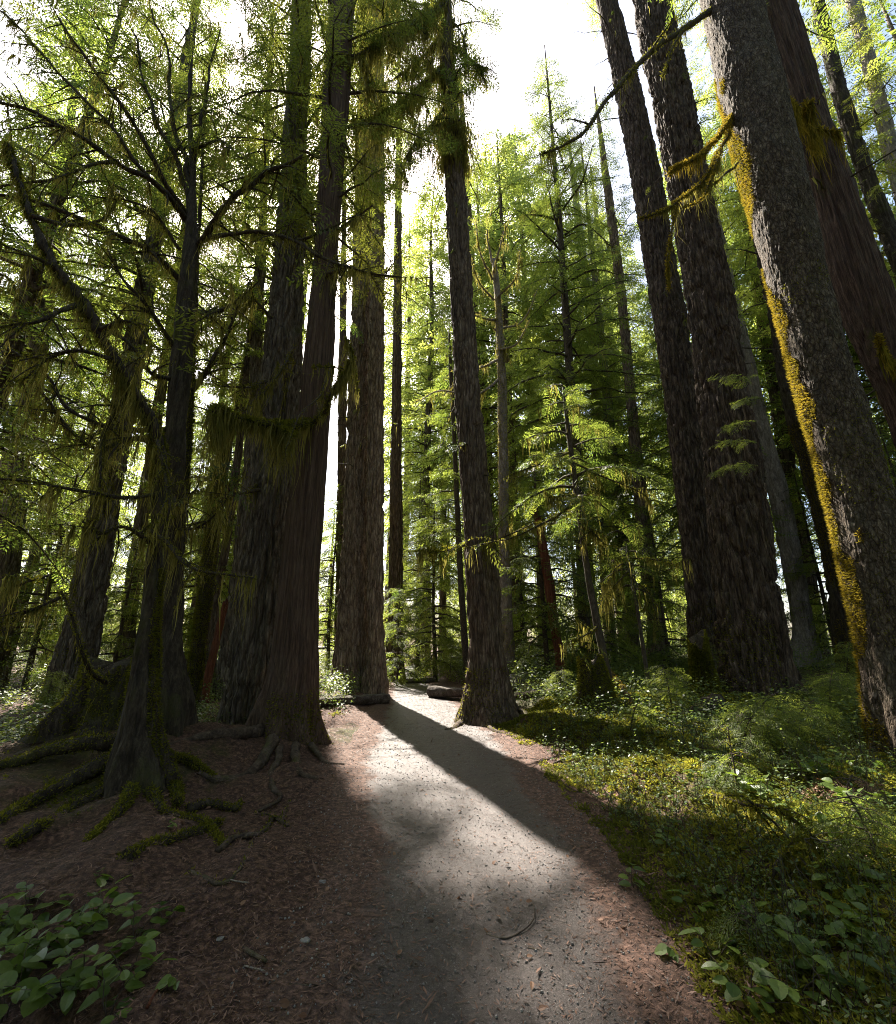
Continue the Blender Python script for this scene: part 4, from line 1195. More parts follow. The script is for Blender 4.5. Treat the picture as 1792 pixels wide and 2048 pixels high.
# ================================================================== repeated background trees
def proto_tree(name, seed, h, z0, Lmax, nl, kind, spray, r0, mat, leaf, dens=1.0, droop=.4, moss=.3, profile=.8, gap=.3, dead=0):
    r = np.random.default_rng(seed)
    root = thing(name, 'x', 'tree')
    n = 9
    z = np.linspace(-.3, h, n)
    pts = np.column_stack([r.normal(0, .06, n).cumsum() * h / 30, r.normal(0, .06, n).cumsum() * h / 30, z, r0 * (1 - np.clip(z / h, 0, 1)) ** .75 + .012])
    pts[:2, :2] = 0
    o, path, g, _ = build_trunk(root, pts, (0, 0, 0), M[mat], 'fir' if r0 > .12 else 'plain', .1 * r0, seed, 44 if r0 > .12 else 16, .3, .5, 5, .22, 99)

    def axis(zz):
        return np.array([np.interp(zz, path[:, 2], path[:, 0]), np.interp(zz, path[:, 2], path[:, 1]), zz])
    mb = crown_mb(r, z0, h, Lmax, nl, kind, spray, dens, profile, droop, gap, axis, moss, tintbase=.5)
    mb.build('crown', [M[leaf], M['twig'], M['moss_hang']], root)
    if dead:
        d = MB()
        for k in range(dead):
            zz = r.uniform(1.5, z0 + 1)
            limb(d, r, axis(zz), r.uniform(0, 6.3), r.uniform(.5, 1.6), r.uniform(-.1, .3), r.uniform(.1, .6), 'mid', .3, .12, 0, 1, .018, .3, .4, 4, 2)
        d.build('dead_limbs', [M[leaf], M['twig'], M['moss_hang']], root)
    return root


PROTO = {
    'young0': proto_tree('young_hemlock', 301, 6.5, .5, 2.3, 60, 'mid', .42, .06, 'twig', 'needle', 1.2, .4, .25, .75),
    'young1': proto_tree('young_hemlock', 302, 8.5, .8, 2.6, 74, 'mid', .45, .07, 'twig', 'needle', 1.1, .45, .35, .8),
    'young2': proto_tree('young_hemlock', 303, 5.0, .3, 2.0, 50, 'mid', .4, .05, 'twig', 'needle', 1.2, .35, .15, .7),
    'mid0': proto_tree('hemlock_tree', 304, 16, 2.0, 3.4, 93, 'mid', .55, .15, 'grey', 'needle', 1.0, .55, .3, .6),
    'mid1': proto_tree('hemlock_tree', 305, 20, 3.5, 3.7, 109, 'mid', .6, .18, 'fir', 'needle', 1.0, .55, .3, .62),
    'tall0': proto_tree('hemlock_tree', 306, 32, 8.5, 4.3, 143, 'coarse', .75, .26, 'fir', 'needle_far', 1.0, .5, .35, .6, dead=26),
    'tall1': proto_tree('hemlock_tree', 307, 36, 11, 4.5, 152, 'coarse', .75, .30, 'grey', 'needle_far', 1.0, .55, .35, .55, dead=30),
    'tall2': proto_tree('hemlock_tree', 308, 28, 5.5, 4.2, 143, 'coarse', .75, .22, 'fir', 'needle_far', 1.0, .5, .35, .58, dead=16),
}
USED = set()


def put(kind, px, Y, h, label, rz=None, lean=0.0, group=None, seed=0):
    src = PROTO[kind]
    if kind in USED:
        o = copy_tree(src)
    else:
        o = src
        USED.add(kind)
    x = at(px, 1330, Y)[0]
    h0 = {'young0': 6.5, 'young1': 8.5, 'young2': 5.0, 'mid0': 16, 'mid1': 20, 'tall0': 32, 'tall1': 36, 'tall2': 28}[kind]
    o.location = (x, Y, gz(x, Y))
    s = h / h0
    o.scale = (s, s, s)
    o.rotation_euler = (0, math.radians(lean), (px * 1.37 + Y) % 6.28 if rz is None else rz)
    tag(o, label, 'tree', group)
    return o


G_Y = 'young hemlocks under the big trees'
G_T = 'tall hemlocks standing farther back'
for args in [
    ('young0', 1095, 13.5, 7.0, 'bushy young hemlock filling the space just right of the solitary fir'),
    ('young2', 1180, 14.5, 5.6, 'low bright young hemlock behind the leaning sapling stem'),
    ('young1', 1050, 17.5, 9.5, 'taller young hemlock behind the bushy one right of the solitary fir'),
    ('young2', 1340, 15.5, 5.0, 'low young hemlock between the slim scaly fir and the tall bare fir'),
    ('young1', 1230, 18.5, 9.0, 'drooping young hemlock around the short grey trunk in the middle right'),
    ('young0', 870, 19.0, 8.0, 'young hemlock left of the solitary fir at the end of the path'),
    ('young1', 835, 23.0, 10.5, 'high pointed young hemlock right of the slim fir at the path end'),
    ('young2', 795, 17.6, 3.6, 'small bright hemlock with flat sprays beside the slim fir at the path end'),
    ('young1', 655, 20.0, 8.6, 'sunlit hemlock showing between the dark cedar and the touching firs'),
    ('young1', 415, 16.0, 7.5, 'shaded young hemlock behind the slim broken mossy trunk'),
    ('young0', 300, 15.0, 6.0, 'young hemlock seen between the flared mossy tree and the broken trunk'),
    ('young2', 230, 12.5, 4.4, 'low dark young hemlock behind the flared mossy tree'),
    ('young1', 60, 14.0, 8.0, 'drooping young hemlock at the left edge behind the leaning grey trunks'),
    ('young0', 140, 18.5, 7.0, 'sunlit young hemlock between the leaning grey trunks on the left'),
    ('young1', 1500, 18.0, 9.0, 'bright young hemlock showing right of the massive dark fir'),
    ('young0', 1680, 15.5, 7.0, 'young hemlock behind the shaggy dark trunk on the right'),
    ('young1', 1900, 12.5, 7.5, 'dark young hemlock at the right edge behind the near mossed fir'),
]:
    put(*args, group=G_Y)
for args in [
    ('tall2', 1040, 22.0, 34, 'full crowned hemlock right behind the solitary fir under the open sky'),
    ('tall2', 1195, 23.5, 31, 'full crowned hemlock between the feathery hemlock and the slim scaly fir'),
    ('tall1', 1095, 28.0, 43, 'towering hemlock whose top rises highest behind the feathery one'),
    ('tall0', 985, 27.0, 38, 'hemlock with a high crown immediately right of the solitary fir'),
    ('tall2', 1250, 26.0, 30, 'hemlock whose crown shows left of the tall bare reddish fir'),
    ('mid0', 1330, 22.0, 19, 'lower hemlock filling the gap left of the tall bare reddish fir'),
    ('tall1', 1330, 33.0, 40, 'far hemlock whose top shows between the feathery hemlock and the tall bare fir'),
    ('tall2', 1530, 21.0, 32, 'bright hemlock crown in the gap between the massive fir and the near mossed fir'),
    ('tall0', 1620, 25.0, 38, 'dark hemlock crown high in the gap beside the near mossed fir'),
    ('mid1', 1470, 17.0, 20, 'hemlock foliage low behind the massive dark fir'),
    ('tall2', 1800, 18.0, 32, 'hemlock behind the reddish leaning cedar at the right edge'),
    ('tall0', 1960, 15.5, 30, 'hemlock whose boughs fill the upper right corner'),
    ('mid1', 1850, 15.0, 19, 'shorter hemlock between the reddish cedar and the right edge'),
    ('tall1', 850, 26.0, 35, 'tall hemlock between the slim fir at the path end and the solitary fir'),
    ('mid1', 885, 30.0, 26, 'hemlock low in the distance just left of the solitary fir'),
    ('mid0', 835, 33.0, 21, 'distant hemlock beside the slim fir at the path end'),
    ('tall0', 800, 36.0, 44, 'tall hemlock far behind the touching pair of firs'),
    ('tall2', 462, 21.0, 23, 'hemlock with a narrow top seen over the narrow grey trunk on the left'),  # added hemlock, kept so that its crown shades the left side
    ('mid1', -160, 9.5, 24, 'hemlock just past the left edge, reaching over the upper left corner'),
    ('mid0', 530, 19.0, 12, 'short hemlock standing behind the broad grey fir'),
    ('tall1', 395, 26.0, 21, 'hemlock with a high crown far left of the broad grey fir'),
    ('mid1', 400, 14.5, 15, 'mossy hemlock behind the fan of crooked limbs'),
    ('tall2', 90, 21.0, 25, 'tall hemlock left of the big leaning grey trunk'),
    ('mid0', 10, 15.0, 17, 'hemlock at the left edge beyond the scaly grey trunk'),
    ('mid0', 300, 24.0, 15, 'distant hemlock seen low through the limbs of the many limbed tree'),
    ('mid0', 480, 27.0, 20, 'distant hemlock between the broken mossy trunk and the broad grey fir'),
    ('mid1', 1400, 28.0, 24, 'distant hemlock between the tall bare fir and the massive dark fir'),
    ('mid0', 1030, 29.0, 20, 'distant hemlock low behind the broken snag'),
]:
    put(*args, group=G_T)

# ================================================================== the woods all round, one mass
def woods(name, spots, seed, label, far=True, q=1.0):
    r = np.random.default_rng(seed)
    protos = []
    for k in range(4):
        h, z0 = [(28, 7), (22, 2.5), (34, 13), (12, 1)][k]
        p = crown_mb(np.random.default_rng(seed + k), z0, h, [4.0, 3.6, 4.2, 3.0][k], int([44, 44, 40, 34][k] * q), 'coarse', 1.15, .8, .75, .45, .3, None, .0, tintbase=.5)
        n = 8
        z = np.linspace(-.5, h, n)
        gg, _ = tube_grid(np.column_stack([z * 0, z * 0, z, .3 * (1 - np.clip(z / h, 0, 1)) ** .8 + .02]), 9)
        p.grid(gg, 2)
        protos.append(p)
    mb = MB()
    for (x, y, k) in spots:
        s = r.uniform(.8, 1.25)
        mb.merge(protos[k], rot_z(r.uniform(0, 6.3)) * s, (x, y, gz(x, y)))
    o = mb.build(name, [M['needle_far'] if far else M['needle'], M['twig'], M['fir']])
    return tag(o, label, 'woods', kind='stuff')


r = np.random.default_rng(71)
spots = []
while len(spots) < 150:
    y = r.uniform(36, 95)
    x = r.uniform(-1.25, 1.25) * y
    px = CX + x / y * F_PX / .96
    k = int(r.integers(4))
    if 540 < px < 760:
        if y < 44:
            continue
        k = int(r.integers(1, 4)) if y > 60 else 3
    elif 900 < px < 1330 and k in (0, 2) and y < 60:
        k = 1
    spots.append((x, y, k))
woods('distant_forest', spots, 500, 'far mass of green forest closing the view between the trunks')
spots = []
while len(spots) < 75:
    a = r.uniform(0, 2 * PI)
    d = r.uniform(11, 34)
    x, y = math.sin(a) * d, math.cos(a) * d
    if (y > 3 and abs(x) < y * 1.25 + 4) or (y > -2 and d < 17):
        continue
    spots.append((x, y, int(r.integers(4))))
woods('surrounding_forest', spots, 520, 'forest continuing on all sides behind the viewpoint', far=False, q=1.2)

# ================================================================== logs and stumps
def log(name, label, p0, p1, r, mat, seed, flat_top=False, cat='log'):
    p0, p1 = np.array(p0), np.array(p1)
    m = (p0 + p1) / 2
    base = (float(m[0]), float(m[1]), gz(m[0], m[1]))
    root = thing(name, label, cat, base)
    pts = [np.append(p0 + (p1 - p0) * t, r * (1 + .06 * math.sin(5 * t + seed))) for t in np.linspace(0, 1, 8)]
    path = smooth_path(pts, .06)
    g, d = tube_grid(path, 48, lambda P, s, th, R, D: R * (.02 if flat_top else .05) * fbm(P * 4, seed, 3) + .012 * vnoise(P * np.array([6, 22, 22]), seed))
    if flat_top:
        zt = path[:, 2].mean() + r * .12
        g[..., 2] = np.minimum(g[..., 2], zt + .008 * vnoise(g * np.array([3, 30, 30]), seed + 2))
    mb = MB()
    mb.grid(g[1:-1], 0)
    mb.build('body', M[mat], root, base)
    for e, (ring, c) in enumerate(((g[1], path[0, :3]), (g[-2], path[-1, :3]))):
        rings = [c + (ring - c) * f + (path[0, :3] - path[1, :3]) * (.25 if e == 0 else -.25) * (1 - f) * .4 for f in (1.0, .8, .6, .4, .2, .01)]
        mb = MB()
        mb.grid(np.array(rings), 0)
        mb.build('cut_end', M['log_end'], root, base)
    return root, base


m_, nt_, out_ = new_mat('log_end_grain')
v_ = mapped(nt_, (1, 1, 1))
bs_ = N(nt_, 'ShaderNodeBsdfPrincipled')
nt_.links.new(ramp(nt_, noise(nt_, v_, 18, 6, .7), [(.3, (.06, .045, .035)), (.6, (.19, .15, .12)), (.75, (.27, .22, .18))]), bs_.inputs['Base Color'])
bs_.inputs['Roughness'].default_value = .85
nt_.links.new(bs_.outputs[0], out_.inputs[0])
M['log_end'] = m_


def gpt(px, py, dz=0.0):
    p = on_ground(px, py)
    return np.array([p[0], p[1], p[2] + dz])


log('fallen_log', 'pale flat topped log lying across the left side of the path before the fir pair', gpt(600, 1412, .16), gpt(774, 1406, .16), .20, 'log_dark', 1, True)
log('fallen_log', 'dark log end jutting into the path from behind the solitary fir', gpt(864, 1394, .16), gpt(990, 1390, .16), .19, 'log_dark', 2, True)
log('fallen_log', 'mossy fallen trunk lying right behind the solitary fir', gpt(1012, 1388, .2), gpt(1130, 1360, .25), .24, 'log', 3)
log('fallen_log', 'thin mossy log on the ground right of the solitary fir', gpt(1030, 1400, .08), gpt(1120, 1392, .08), .09, 'dark_moss', 4)
log('fallen_log', 'narrow pale log low across the far end of the path', gpt(812, 1366, .08), gpt(870, 1364, .08), .09, 'log', 5)


def stump(name, label, px, py, r, h, mat, seed, moss=0, lean=(0, 0), cat='stump', Y=None):
    p = gpt(px, py) if Y is None else None
    if Y is not None:
        x = at(px, py, Y)[0]
        p = np.array([x, Y, gz(x, Y)])
    base = tuple(float(a) for a in p)
    root = thing(name, label, cat, base)
    pts = [np.array([p[0] + lean[0] * t, p[1] + lean[1] * t, p[2] - .15 + (h + .15) * t, r * (1.25 - .5 * t)]) for t in np.linspace(0, 1, 5)]
    path = smooth_path(pts, .04)
    rs = np.random.default_rng(seed)
    g, d = tube_grid(path, 90, lambda P, s, th, R, D: R * .3 * fbm(P * np.array([5, 5, 1.5]), seed, 3) + R * .35 * np.exp(-s / .25) * (.5 + .5 * np.sin(5 * th + seed)))
    top = g[-2]
    k = sstep(h * .55, h, g[..., 2] - p[2])
    g[..., 2] += k * (.22 * h * vnoise(g * np.array([9, 9, 0]), seed + 3))
    mb = MB()
    mb.grid(g[1:], 0)
    mb.build('stump_body', M[mat], root, base)
    if moss:
        moss_on_trunk(root, g, base, rs, moss, M['moss_green'], (-.3, -.6, 0), -.2, .05, .016, 20, patch=.7)
        i = rs.integers(0, g.shape[0] - 1, moss // 10)
        j = rs.integers(0, g.shape[1], moss // 10)
        q, t = strands(rs, g[i, j], rs.gamma(2, .06, len(i)), rs.uniform(.01, .025, len(i)))
        m2 = MB(); m2.quads(q, 0, t)
        m2.build('hanging_moss', M['moss_hang'], root, base)
    return root


stump('mossy_stump', 'broken mossy stump with a ragged top on the bank right of the solitary fir', 1192, 1415, .24, .78, 'dark_moss', 5, 4500)
stump('mossy_stump', 'tall rotten stump draped in moss at the left foot of the massive dark fir', 1412, 1405, .2, 1.15, 'dark_moss', 6, 9000, Y=9.4)
stump('mossy_stump', 'low rotten stump hidden in leaves behind the flared mossy tree', 215, 1400, .42, .7, 'dark_moss', 7, 2500, Y=6.4)
stump('red_stump', 'slim red brown rotten stump behind the slim broken mossy trunk', 414, 1330, .10, 2.4, 'red', 8, 0, (.25, 0), Y=12.0)
big_tree('RS', 'red_snag', 'tall broken red rotten snag just left of the near golden mossed fir', [(1340, 1690, 1740), (1000, 1622, 1660), (800, 1578, 1610), (640, 1540, 1566)], 14.0, None, 'red', 'cedar', .05, 50, .2, .4, 4, .1, None, 91, cat='snag')
big_tree('RS2', 'red_snag', 'leaning reddish splintered snag behind the bushy young hemlock in the middle', [(1335, 1112, 1130), (1110, 1080, 1098), (1010, 1064, 1074)], 13.0, None, 'red', 'cedar', .04, 40, .2, .4, 4, .1, None, 92, cat='snag')

#@PLANTS

# ================================================================== leafy plants
def oval_leaf(rng, ln, wd):
    """rounded leaf as 2 x 5 quads along +x with a folded midrib, curved"""
    s = np.array([0, .14, .38, .64, .86, 1.0])
    w = np.array([.02, .72, 1.0, .88, .5, .02]) * wd / 2
    curl = rng.uniform(.05, .3)
    z = -curl * ln * s * s
    fold = rng.uniform(.1, .35)
    mid = np.stack([s * ln, 0 * s, z], -1)
    lft = np.stack([s * ln, w, z + w * fold], -1)
    rgt = np.stack([s * ln, -w, z + w * fold], -1)
    q = []
    for i in range(5):
        q.append([mid[i], mid[i + 1], lft[i + 1], lft[i]])
        q.append([rgt[i], rgt[i + 1], mid[i + 1], mid[i]])
    return np.array(q)


def salal_mesh(seed, nst, hgt, nleaf, ln, spread):
    rng = np.random.default_rng(seed)
    lf, st = MB(), MB()
    for k in range(nst):
        az = rng.uniform(0, 6.3)
        L = hgt * rng.uniform(.6, 1.25)
        s = np.linspace(0, 1, 7)
        out = spread * rng.uniform(.4, 1.2)
        p = np.stack([np.cos(az) * out * s ** 1.4 + rng.normal(0, .008, 7).cumsum(), np.sin(az) * out * s ** 1.4 + rng.normal(0, .008, 7).cumsum(), L * (1.25 * s - .35 * s * s) - .02], -1)
        g, _ = tube_grid(np.column_stack([p, .0035 * (1 - .6 * s)]), 5)
        st.grid(g, 0)
        for j in range(nleaf):
            q = .22 + .78 * (j + rng.uniform(0, .8)) / nleaf
            o = np.array([np.interp(q, s, p[:, a]) for a in range(3)])
            yaw = az + (1 if j % 2 else -1) * rng.uniform(.5, 1.5) if q < .93 else az
            l = ln * rng.uniform(.65, 1.2)
            Q = oval_leaf(rng, l, l * rng.uniform(.62, .8))
            Mx = rot_z(yaw) @ rot_y(rng.uniform(-.35, .45)) @ rot_x(rng.normal(0, .35))
            pet = np.array([math.cos(yaw), math.sin(yaw), .4]) * .015
            lf.quads((Q.reshape(-1, 3) @ Mx.T).reshape(-1, 4, 3) + o + pet, 0, np.full(10, np.clip(rng.normal(.5, .2), 0, 1)))
    return lf.mesh('leaves', M['salal']), st.mesh('stems', M['twig'])


SAL = [salal_mesh(801, 4, .20, 5, .085, .16), salal_mesh(802, 5, .26, 5, .095, .2), salal_mesh(803, 2, .14, 4, .075, .1), salal_mesh(804, 3, .34, 6, .09, .2), salal_mesh(805, 1, .12, 4, .07, .05)]
for a, b in SAL:
    a.polygons.foreach_set('use_smooth', np.ones(len(a.polygons), bool))


def salal(k, px, py, sc, label, group, rz):
    p = on_ground(px, py)
    root = thing('salal_plant', label, 'plant', (float(p[0]), float(p[1]), float(p[2])), rz, group)
    root.scale = (sc, sc, sc)
    for nm, me in zip(('leaves', 'stems'), SAL[k]):
        o = bpy.data.objects.new(nm, me)
        COL.objects.link(o)
        o.parent = root
    return root


GL, GR = 'leafy plants in the lower left corner', 'leafy plants on the mossy right bank'
for args in [
    (1, 40, 1960, 1.0, 'large leaved plant at the left edge, lower of the corner patch', GL, .2),
    (1, 130, 1900, 1.0, 'broad leaved plant in the middle of the lower left patch', GL, 1.4),
    (0, 60, 1840, 1.0, 'leafy plant at the left edge, top of the corner patch', GL, 2.2),
    (1, 190, 1860, .9, 'leafy plant at the upper right of the lower left patch', GL, 3.1),
    (0, 250, 1960, .9, 'leafy plant on the right side of the lower left patch beside the bare soil', GL, 4.4),
    (1, 120, 2020, .95, 'leafy plant at the bottom edge of the lower left patch', GL, 5.0),
    (0, 215, 2040, .9, 'leafy plant at the bottom edge nearest the path in the left corner', GL, .9),
    (3, 10, 2040, .9, 'tall leafy plant in the very bottom left corner', GL, 3.7),
    (4, 188, 1768, 1.1, 'single three leaved sprig above the lower left patch', GL, 1.0),
    (2, 325, 1845, .8, 'small sprig on bare soil right of the lower left patch', GL, 2.5),
    (4, 352, 1975, .9, 'tiny sprig closest to the path on the left', GL, 4.0),
    (4, 335, 1655, .9, 'small pale leaved sprig in the sun patch below the flared mossy tree', GL, .4),
    (2, 1265, 1775, 1.0, 'dark small plant right on the path edge of the mossy bank', GR, .7),
    (2, 1385, 1835, 1.0, 'pale leaved sprig in the mossy bank just right of the path edge plant', GR, 1.9),
    (4, 1455, 1800, 1.0, 'two leaved upright sprig in the middle of the mossy bank', GR, 2.8),
    (0, 1490, 2005, .9, 'leafy plant at the bottom edge of the mossy bank nearest the path', GR, 3.6),
    (0, 1600, 1990, 1.0, 'bigger leafy plant at the bottom edge of the mossy bank', GR, 5.1),
    (2, 1700, 1975, 1.1, 'leafy sprig between the two bottom plants and the right edge', GR, .1),
    (3, 1690, 1690, .8, 'tall drooping leafed plant below the reddish dead fronds', GR, 2.0),
    (3, 1740, 1560, .8, 'tall glossy plant at the right edge by the foot of the golden mossed fir', GR, 4.1),
    (2, 1770, 1620, 1.0, 'round three leaved sprig low at the right edge', GR, 5.5),
    (1, 1600, 1555, .8, 'grey green plant left of the golden mossed fir foot', GR, .8),
    (2, 1285, 1550, .9, 'small bluish sprig on the moss above the path edge', GR, 1.2),
    (0, 1185, 1425, .8, 'leafy plant at the foot of the broken mossy stump', GR, 3.0),
    (0, 1235, 1418, .8, 'leafy plant right of the broken mossy stump', GR, 4.6),
    (2, 1430, 1480, .9, 'little bright sprig on the bank in front of the massive dark fir', GR, .3),
    (3, 1590, 1445, .7, 'dark leafy plant at the wide foot of the massive dark fir', GR, 5.8),
    (2, 1590, 1640, .9, 'bright low sprig in the moss beyond the moss draped stick', GR, 2.6),
    (0, 1765, 1900, .9, 'leafy plant at the right edge above the bottom corner', GR, 1.6),
    (4, 1350, 1920, 1.0, 'tiny pale sprig at the path edge low on the right', GR, 3.3),
    (2, 1210, 1500, .9, 'low leafy sprig at the edge of the red brown slope', GR, 4.9),
    (1, 85, 1915, .9, 'leafy plant near the left edge, in the thick of the corner patch', GL, 5.6),
    (0, 165, 1965, 1.0, 'leafy plant low in the thick of the corner patch, near its bottom edge', GL, 2.9),
    (1, 30, 1880, .9, 'leafy plant hugging the left edge midway up the corner patch', GL, 4.5),
    (0, 270, 1885, .85, 'outlying leafy plant at the upper right rim of the corner patch', GL, .6),
    (1, 1660, 1880, .9, 'leafy plant standing in the moss well below the white forked twig', GR, 1.1),
    (2, 1540, 1870, 1.1, 'leafy sprig in open moss below the shorter bearded stick', GR, 4.4),
    (2, 1330, 1690, 1.0, 'leafy sprig on the moss a little above the path edge plant', GR, .9),
    (0, 1710, 1800, .9, 'leafy plant right of the white forked twig', GR, 3.9),
    (2, 1400, 1570, 1.0, 'leafy sprig in the moss behind the draped dead branch', GR, 2.2),
    (3, 1660, 1560, .7, 'upright leafy plant between the grey green plant and the reddish fronds', GR, 5.3),
    (0, 1360, 1450, .9, 'leafy plant on the crest of the bank left of the tall draped stump', GR, 1.7),
    (1, 1520, 1440, .8, 'leafy plant in shadow directly below the massive dark fir', GR, .2),
    (1, 1660, 1420, .9, 'leafy plant behind the bank between the massive fir and the golden mossed fir', GR, 3.2),
    (2, 1430, 1925, 1.1, 'sprig in the moss just inside the low path edge on the right', GR, 2.4),
    (3, 1300, 1430, .9, 'tall leafed plant on the crest of the bank behind the path bend', GR, 2.7),
    (0, 1450, 1545, 1.0, 'leafy plant in front of the low drooping hemlock seedling', GR, 5.9),
    (1, 1530, 1600, .9, 'broad leaved plant on the moss above the draped dead branch', GR, 3.5),
    (0, 1620, 1690, .9, 'leafy plant just below the end of the draped dead branch', GR, .5),
    (3, 1560, 1470, .8, 'tall leafed plant among the arching hemlock seedlings', GR, 1.3),
    (1, 1720, 1620, .9, 'broad leaved plant beside the reddish dead fronds', GR, 4.7),
    (0, 1780, 1500, 1.0, 'leafy plant against the golden moss at the foot of the near fir', GR, 2.1),
]:
    salal(*args)

# sparse evergreen sapling drooping on the bank and other ground plants
r = np.random.default_rng(61)


def ground_sapling(name, label, px, py, hgt, nl, L, lean, seed, leaf='needle', tint=.5, cat='sapling', moss=0.0):
    r = np.random.default_rng(seed)
    p = on_ground(px, py)
    b = tuple(float(a) for a in p)
    root = thing(name, label, cat, b)
    s = np.linspace(0, 1, 9)
    pts = np.stack([p[0] + lean[0] * s ** 1.6, p[1] + lean[1] * s ** 1.6, p[2] - .05 + hgt * (1.35 * s - .35 * s * s)], -1)
    g, _ = tube_grid(np.column_stack([pts, .012 * (1 - .8 * s) + .002]), 7)
    mb = MB(); mb.grid(g, 0)
    mb.build('stem', M['twig'], root, b)
    mb = MB()
    az = 0
    for k in range(nl):
        q = .2 + .8 * k / nl
        o = np.array([np.interp(q, s, pts[:, j]) for j in range(3)])
        az += 2.4
        limb(mb, r, o, az, L * (1.15 - .7 * q) * r.uniform(.6, 1.1), .1, .5, 'fine', .16, 1.0, 0, 1, .005, .1, tint, 4, 2 if r.uniform() < moss else None)
    mb.build('foliage', [M[leaf], M['twig'], M['moss_hang']], root, b)
    return root


ground_sapling('hemlock_sapling', 'low drooping hemlock seedling on the bank before the massive dark fir', 1480, 1515, .75, 26, .8, (.5, -.1), 901, 'needle', .7)
ground_sapling('hemlock_sapling', 'arching hemlock seedling right of the low drooping one', 1575, 1500, .6, 22, .65, (.35, -.1), 902, 'needle', .55)
ground_sapling('hemlock_sapling', 'small hemlock seedling growing out of the tall moss draped stump', 1425, 1398, 1.35, 14, .55, (.15, -.2), 903, 'needle', .6)
ground_sapling('hemlock_sapling', 'bushy hemlock seedling between the solitary fir and the broken mossy stump', 1120, 1400, .7, 16, .5, (.1, 0), 904, 'needle', .7)
ground_sapling('hemlock_sapling', 'small seedling left of the dark cedar roots', 400, 1392, .8, 16, .5, (.1, 0), 905, 'needle', .6)
ground_sapling('dead_frond', 'reddish dead fern frond clump low at the right edge', 1690, 1600, .22, 10, .4, (.1, 0), 906, 'dead_leaf', .5, 'plant')
ground_sapling('huckleberry_bush', 'sunlit shrub behind the thin pole trunk at the path end', 830, 1345, 1.6, 26, .9, (.1, 0), 907, 'needle', .9, 'shrub')
ground_sapling('huckleberry_bush', 'sunlit shrub between the dark cedar and the flat topped log', 652, 1358, 1.2, 24, .7, (.1, 0), 908, 'needle', .9, 'shrub')
ground_sapling('huckleberry_bush', 'shrub beside the path just left of the solitary fir', 900, 1362, 1.4, 26, .8, (.1, 0), 909, 'needle', .7, 'shrub')

for args in [
    ('hemlock_sapling', 'feathery hemlock seedling on the bank just left of the tall draped stump', 1345, 1425, .8, 22, .55, (-.1, -.1), 921, 'needle', .7),
    ('hemlock_sapling', 'bright hemlock seedling at the edge of the red brown slope', 1262, 1462, .42, 16, .4, (.1, -.1), 922, 'needle', .75),
    ('hemlock_sapling', 'wide hemlock seedling under the shadowed foot of the massive dark fir', 1665, 1450, .8, 24, .7, (.1, -.1), 923, 'needle', .6),
    ('huckleberry_bush', 'loose green shrub between the massive fir and the golden mossed fir', 1700, 1395, 1.1, 24, .7, (.1, -.2), 924, 'needle', .7, 'shrub'),
    ('hemlock_sapling', 'small hemlock seedling in the open moss above the draped dead branch', 1455, 1570, .32, 14, .34, (.1, -.05), 925, 'needle', .7),
    ('hemlock_sapling', 'soft hemlock seedling low at the right edge of the bank', 1755, 1720, .4, 18, .42, (-.1, 0), 926, 'needle', .65),
    ('hemlock_sapling', 'tiny hemlock seedling in the moss beside the low path edge', 1500, 1880, .2, 12, .22, (0, 0), 927, 'needle', .7),
    ('hemlock_sapling', 'seedling among the undergrowth behind the stilt roots of the flared tree', 90, 1420, .8, 20, .5, (0, 0), 928, 'needle', .7),
    ('hemlock_sapling', 'seedling beside the big leaning grey trunk on the left', 225, 1352, 1.2, 22, .6, (0, 0), 929, 'needle', .8),
]:
    ground_sapling(*args)

# moss draped sticks and twigs lying about
def stick(name, label, pix, r0, r1, mat='twig', coat=0, hang=0, hang_len=.12, seed=1, lift=0.02, twigs=0, twl=.2, cat='stick', lifts=None, mm=None, hm=None):
    pts = []
    n = len(pix)
    for j, (a, b) in enumerate(pix):
        p = on_ground(a, b)
        pts.append([p[0], p[1], p[2] + (lifts[j] if lifts else lift), r0 + (r1 - r0) * j / (n - 1)])
    b = (float(pts[0][0]), float(pts[0][1]), gz(pts[0][0], pts[0][1]))
    o = branch(None, b, pts, M[mat], name, 7, .03, coat, .028, hang, hang_len, .01, seed, mm, hm, .012, twigs, twl)
    tag(o, label, cat)
    return o


stick('mossy_stick', 'dead branch on the right bank draped with bright yellow moss', [(1410, 1600), (1500, 1670), (1580, 1710), (1660, 1740)], .02, .008, 'dark_moss', 1500, 420, .2, 1, .16, 6, .3, lifts=[.05, .2, .24, .12])
stick('mossy_stick', 'second shorter moss bearded stick lower on the right bank', [(1540, 1780), (1590, 1760), (1640, 1790)], .014, .006, 'dark_moss', 900, 260, .14, 2, .12, 4, .2, lifts=[.05, .15, .1])
stick('mossy_stick', 'golden mossed branch leaning down from the broken mossy stump', [(1215, 1375), (1250, 1410), (1285, 1455)], .06, .02, 'dark_moss', 2600, 200, .08, 3, .1, lifts=[.5, .25, .05], mm=M['moss_gold'])
stick('dead_stick', 'dark stick lying at the moss edge right of the red brown slope', [(1108, 1530), (1160, 1508), (1210, 1488)], .014, .006, 'twig', 0, 0, seed=4)
stick('dead_stick', 'thin upright bare sapling stick in the middle of the bank', [(1478, 1598), (1480, 1600)], .008, .005, 'twig', 100, 0, seed=5, lifts=[0, .55], twigs=3, twl=.2)
stick('pale_twig', 'white forked twig reaching over the moss at mid bank', [(1575, 1735), (1640, 1735), (1720, 1760)], .005, .002, 'pale', 0, 0, seed=6, lifts=[.1, .16, .12], twigs=10, twl=.25)
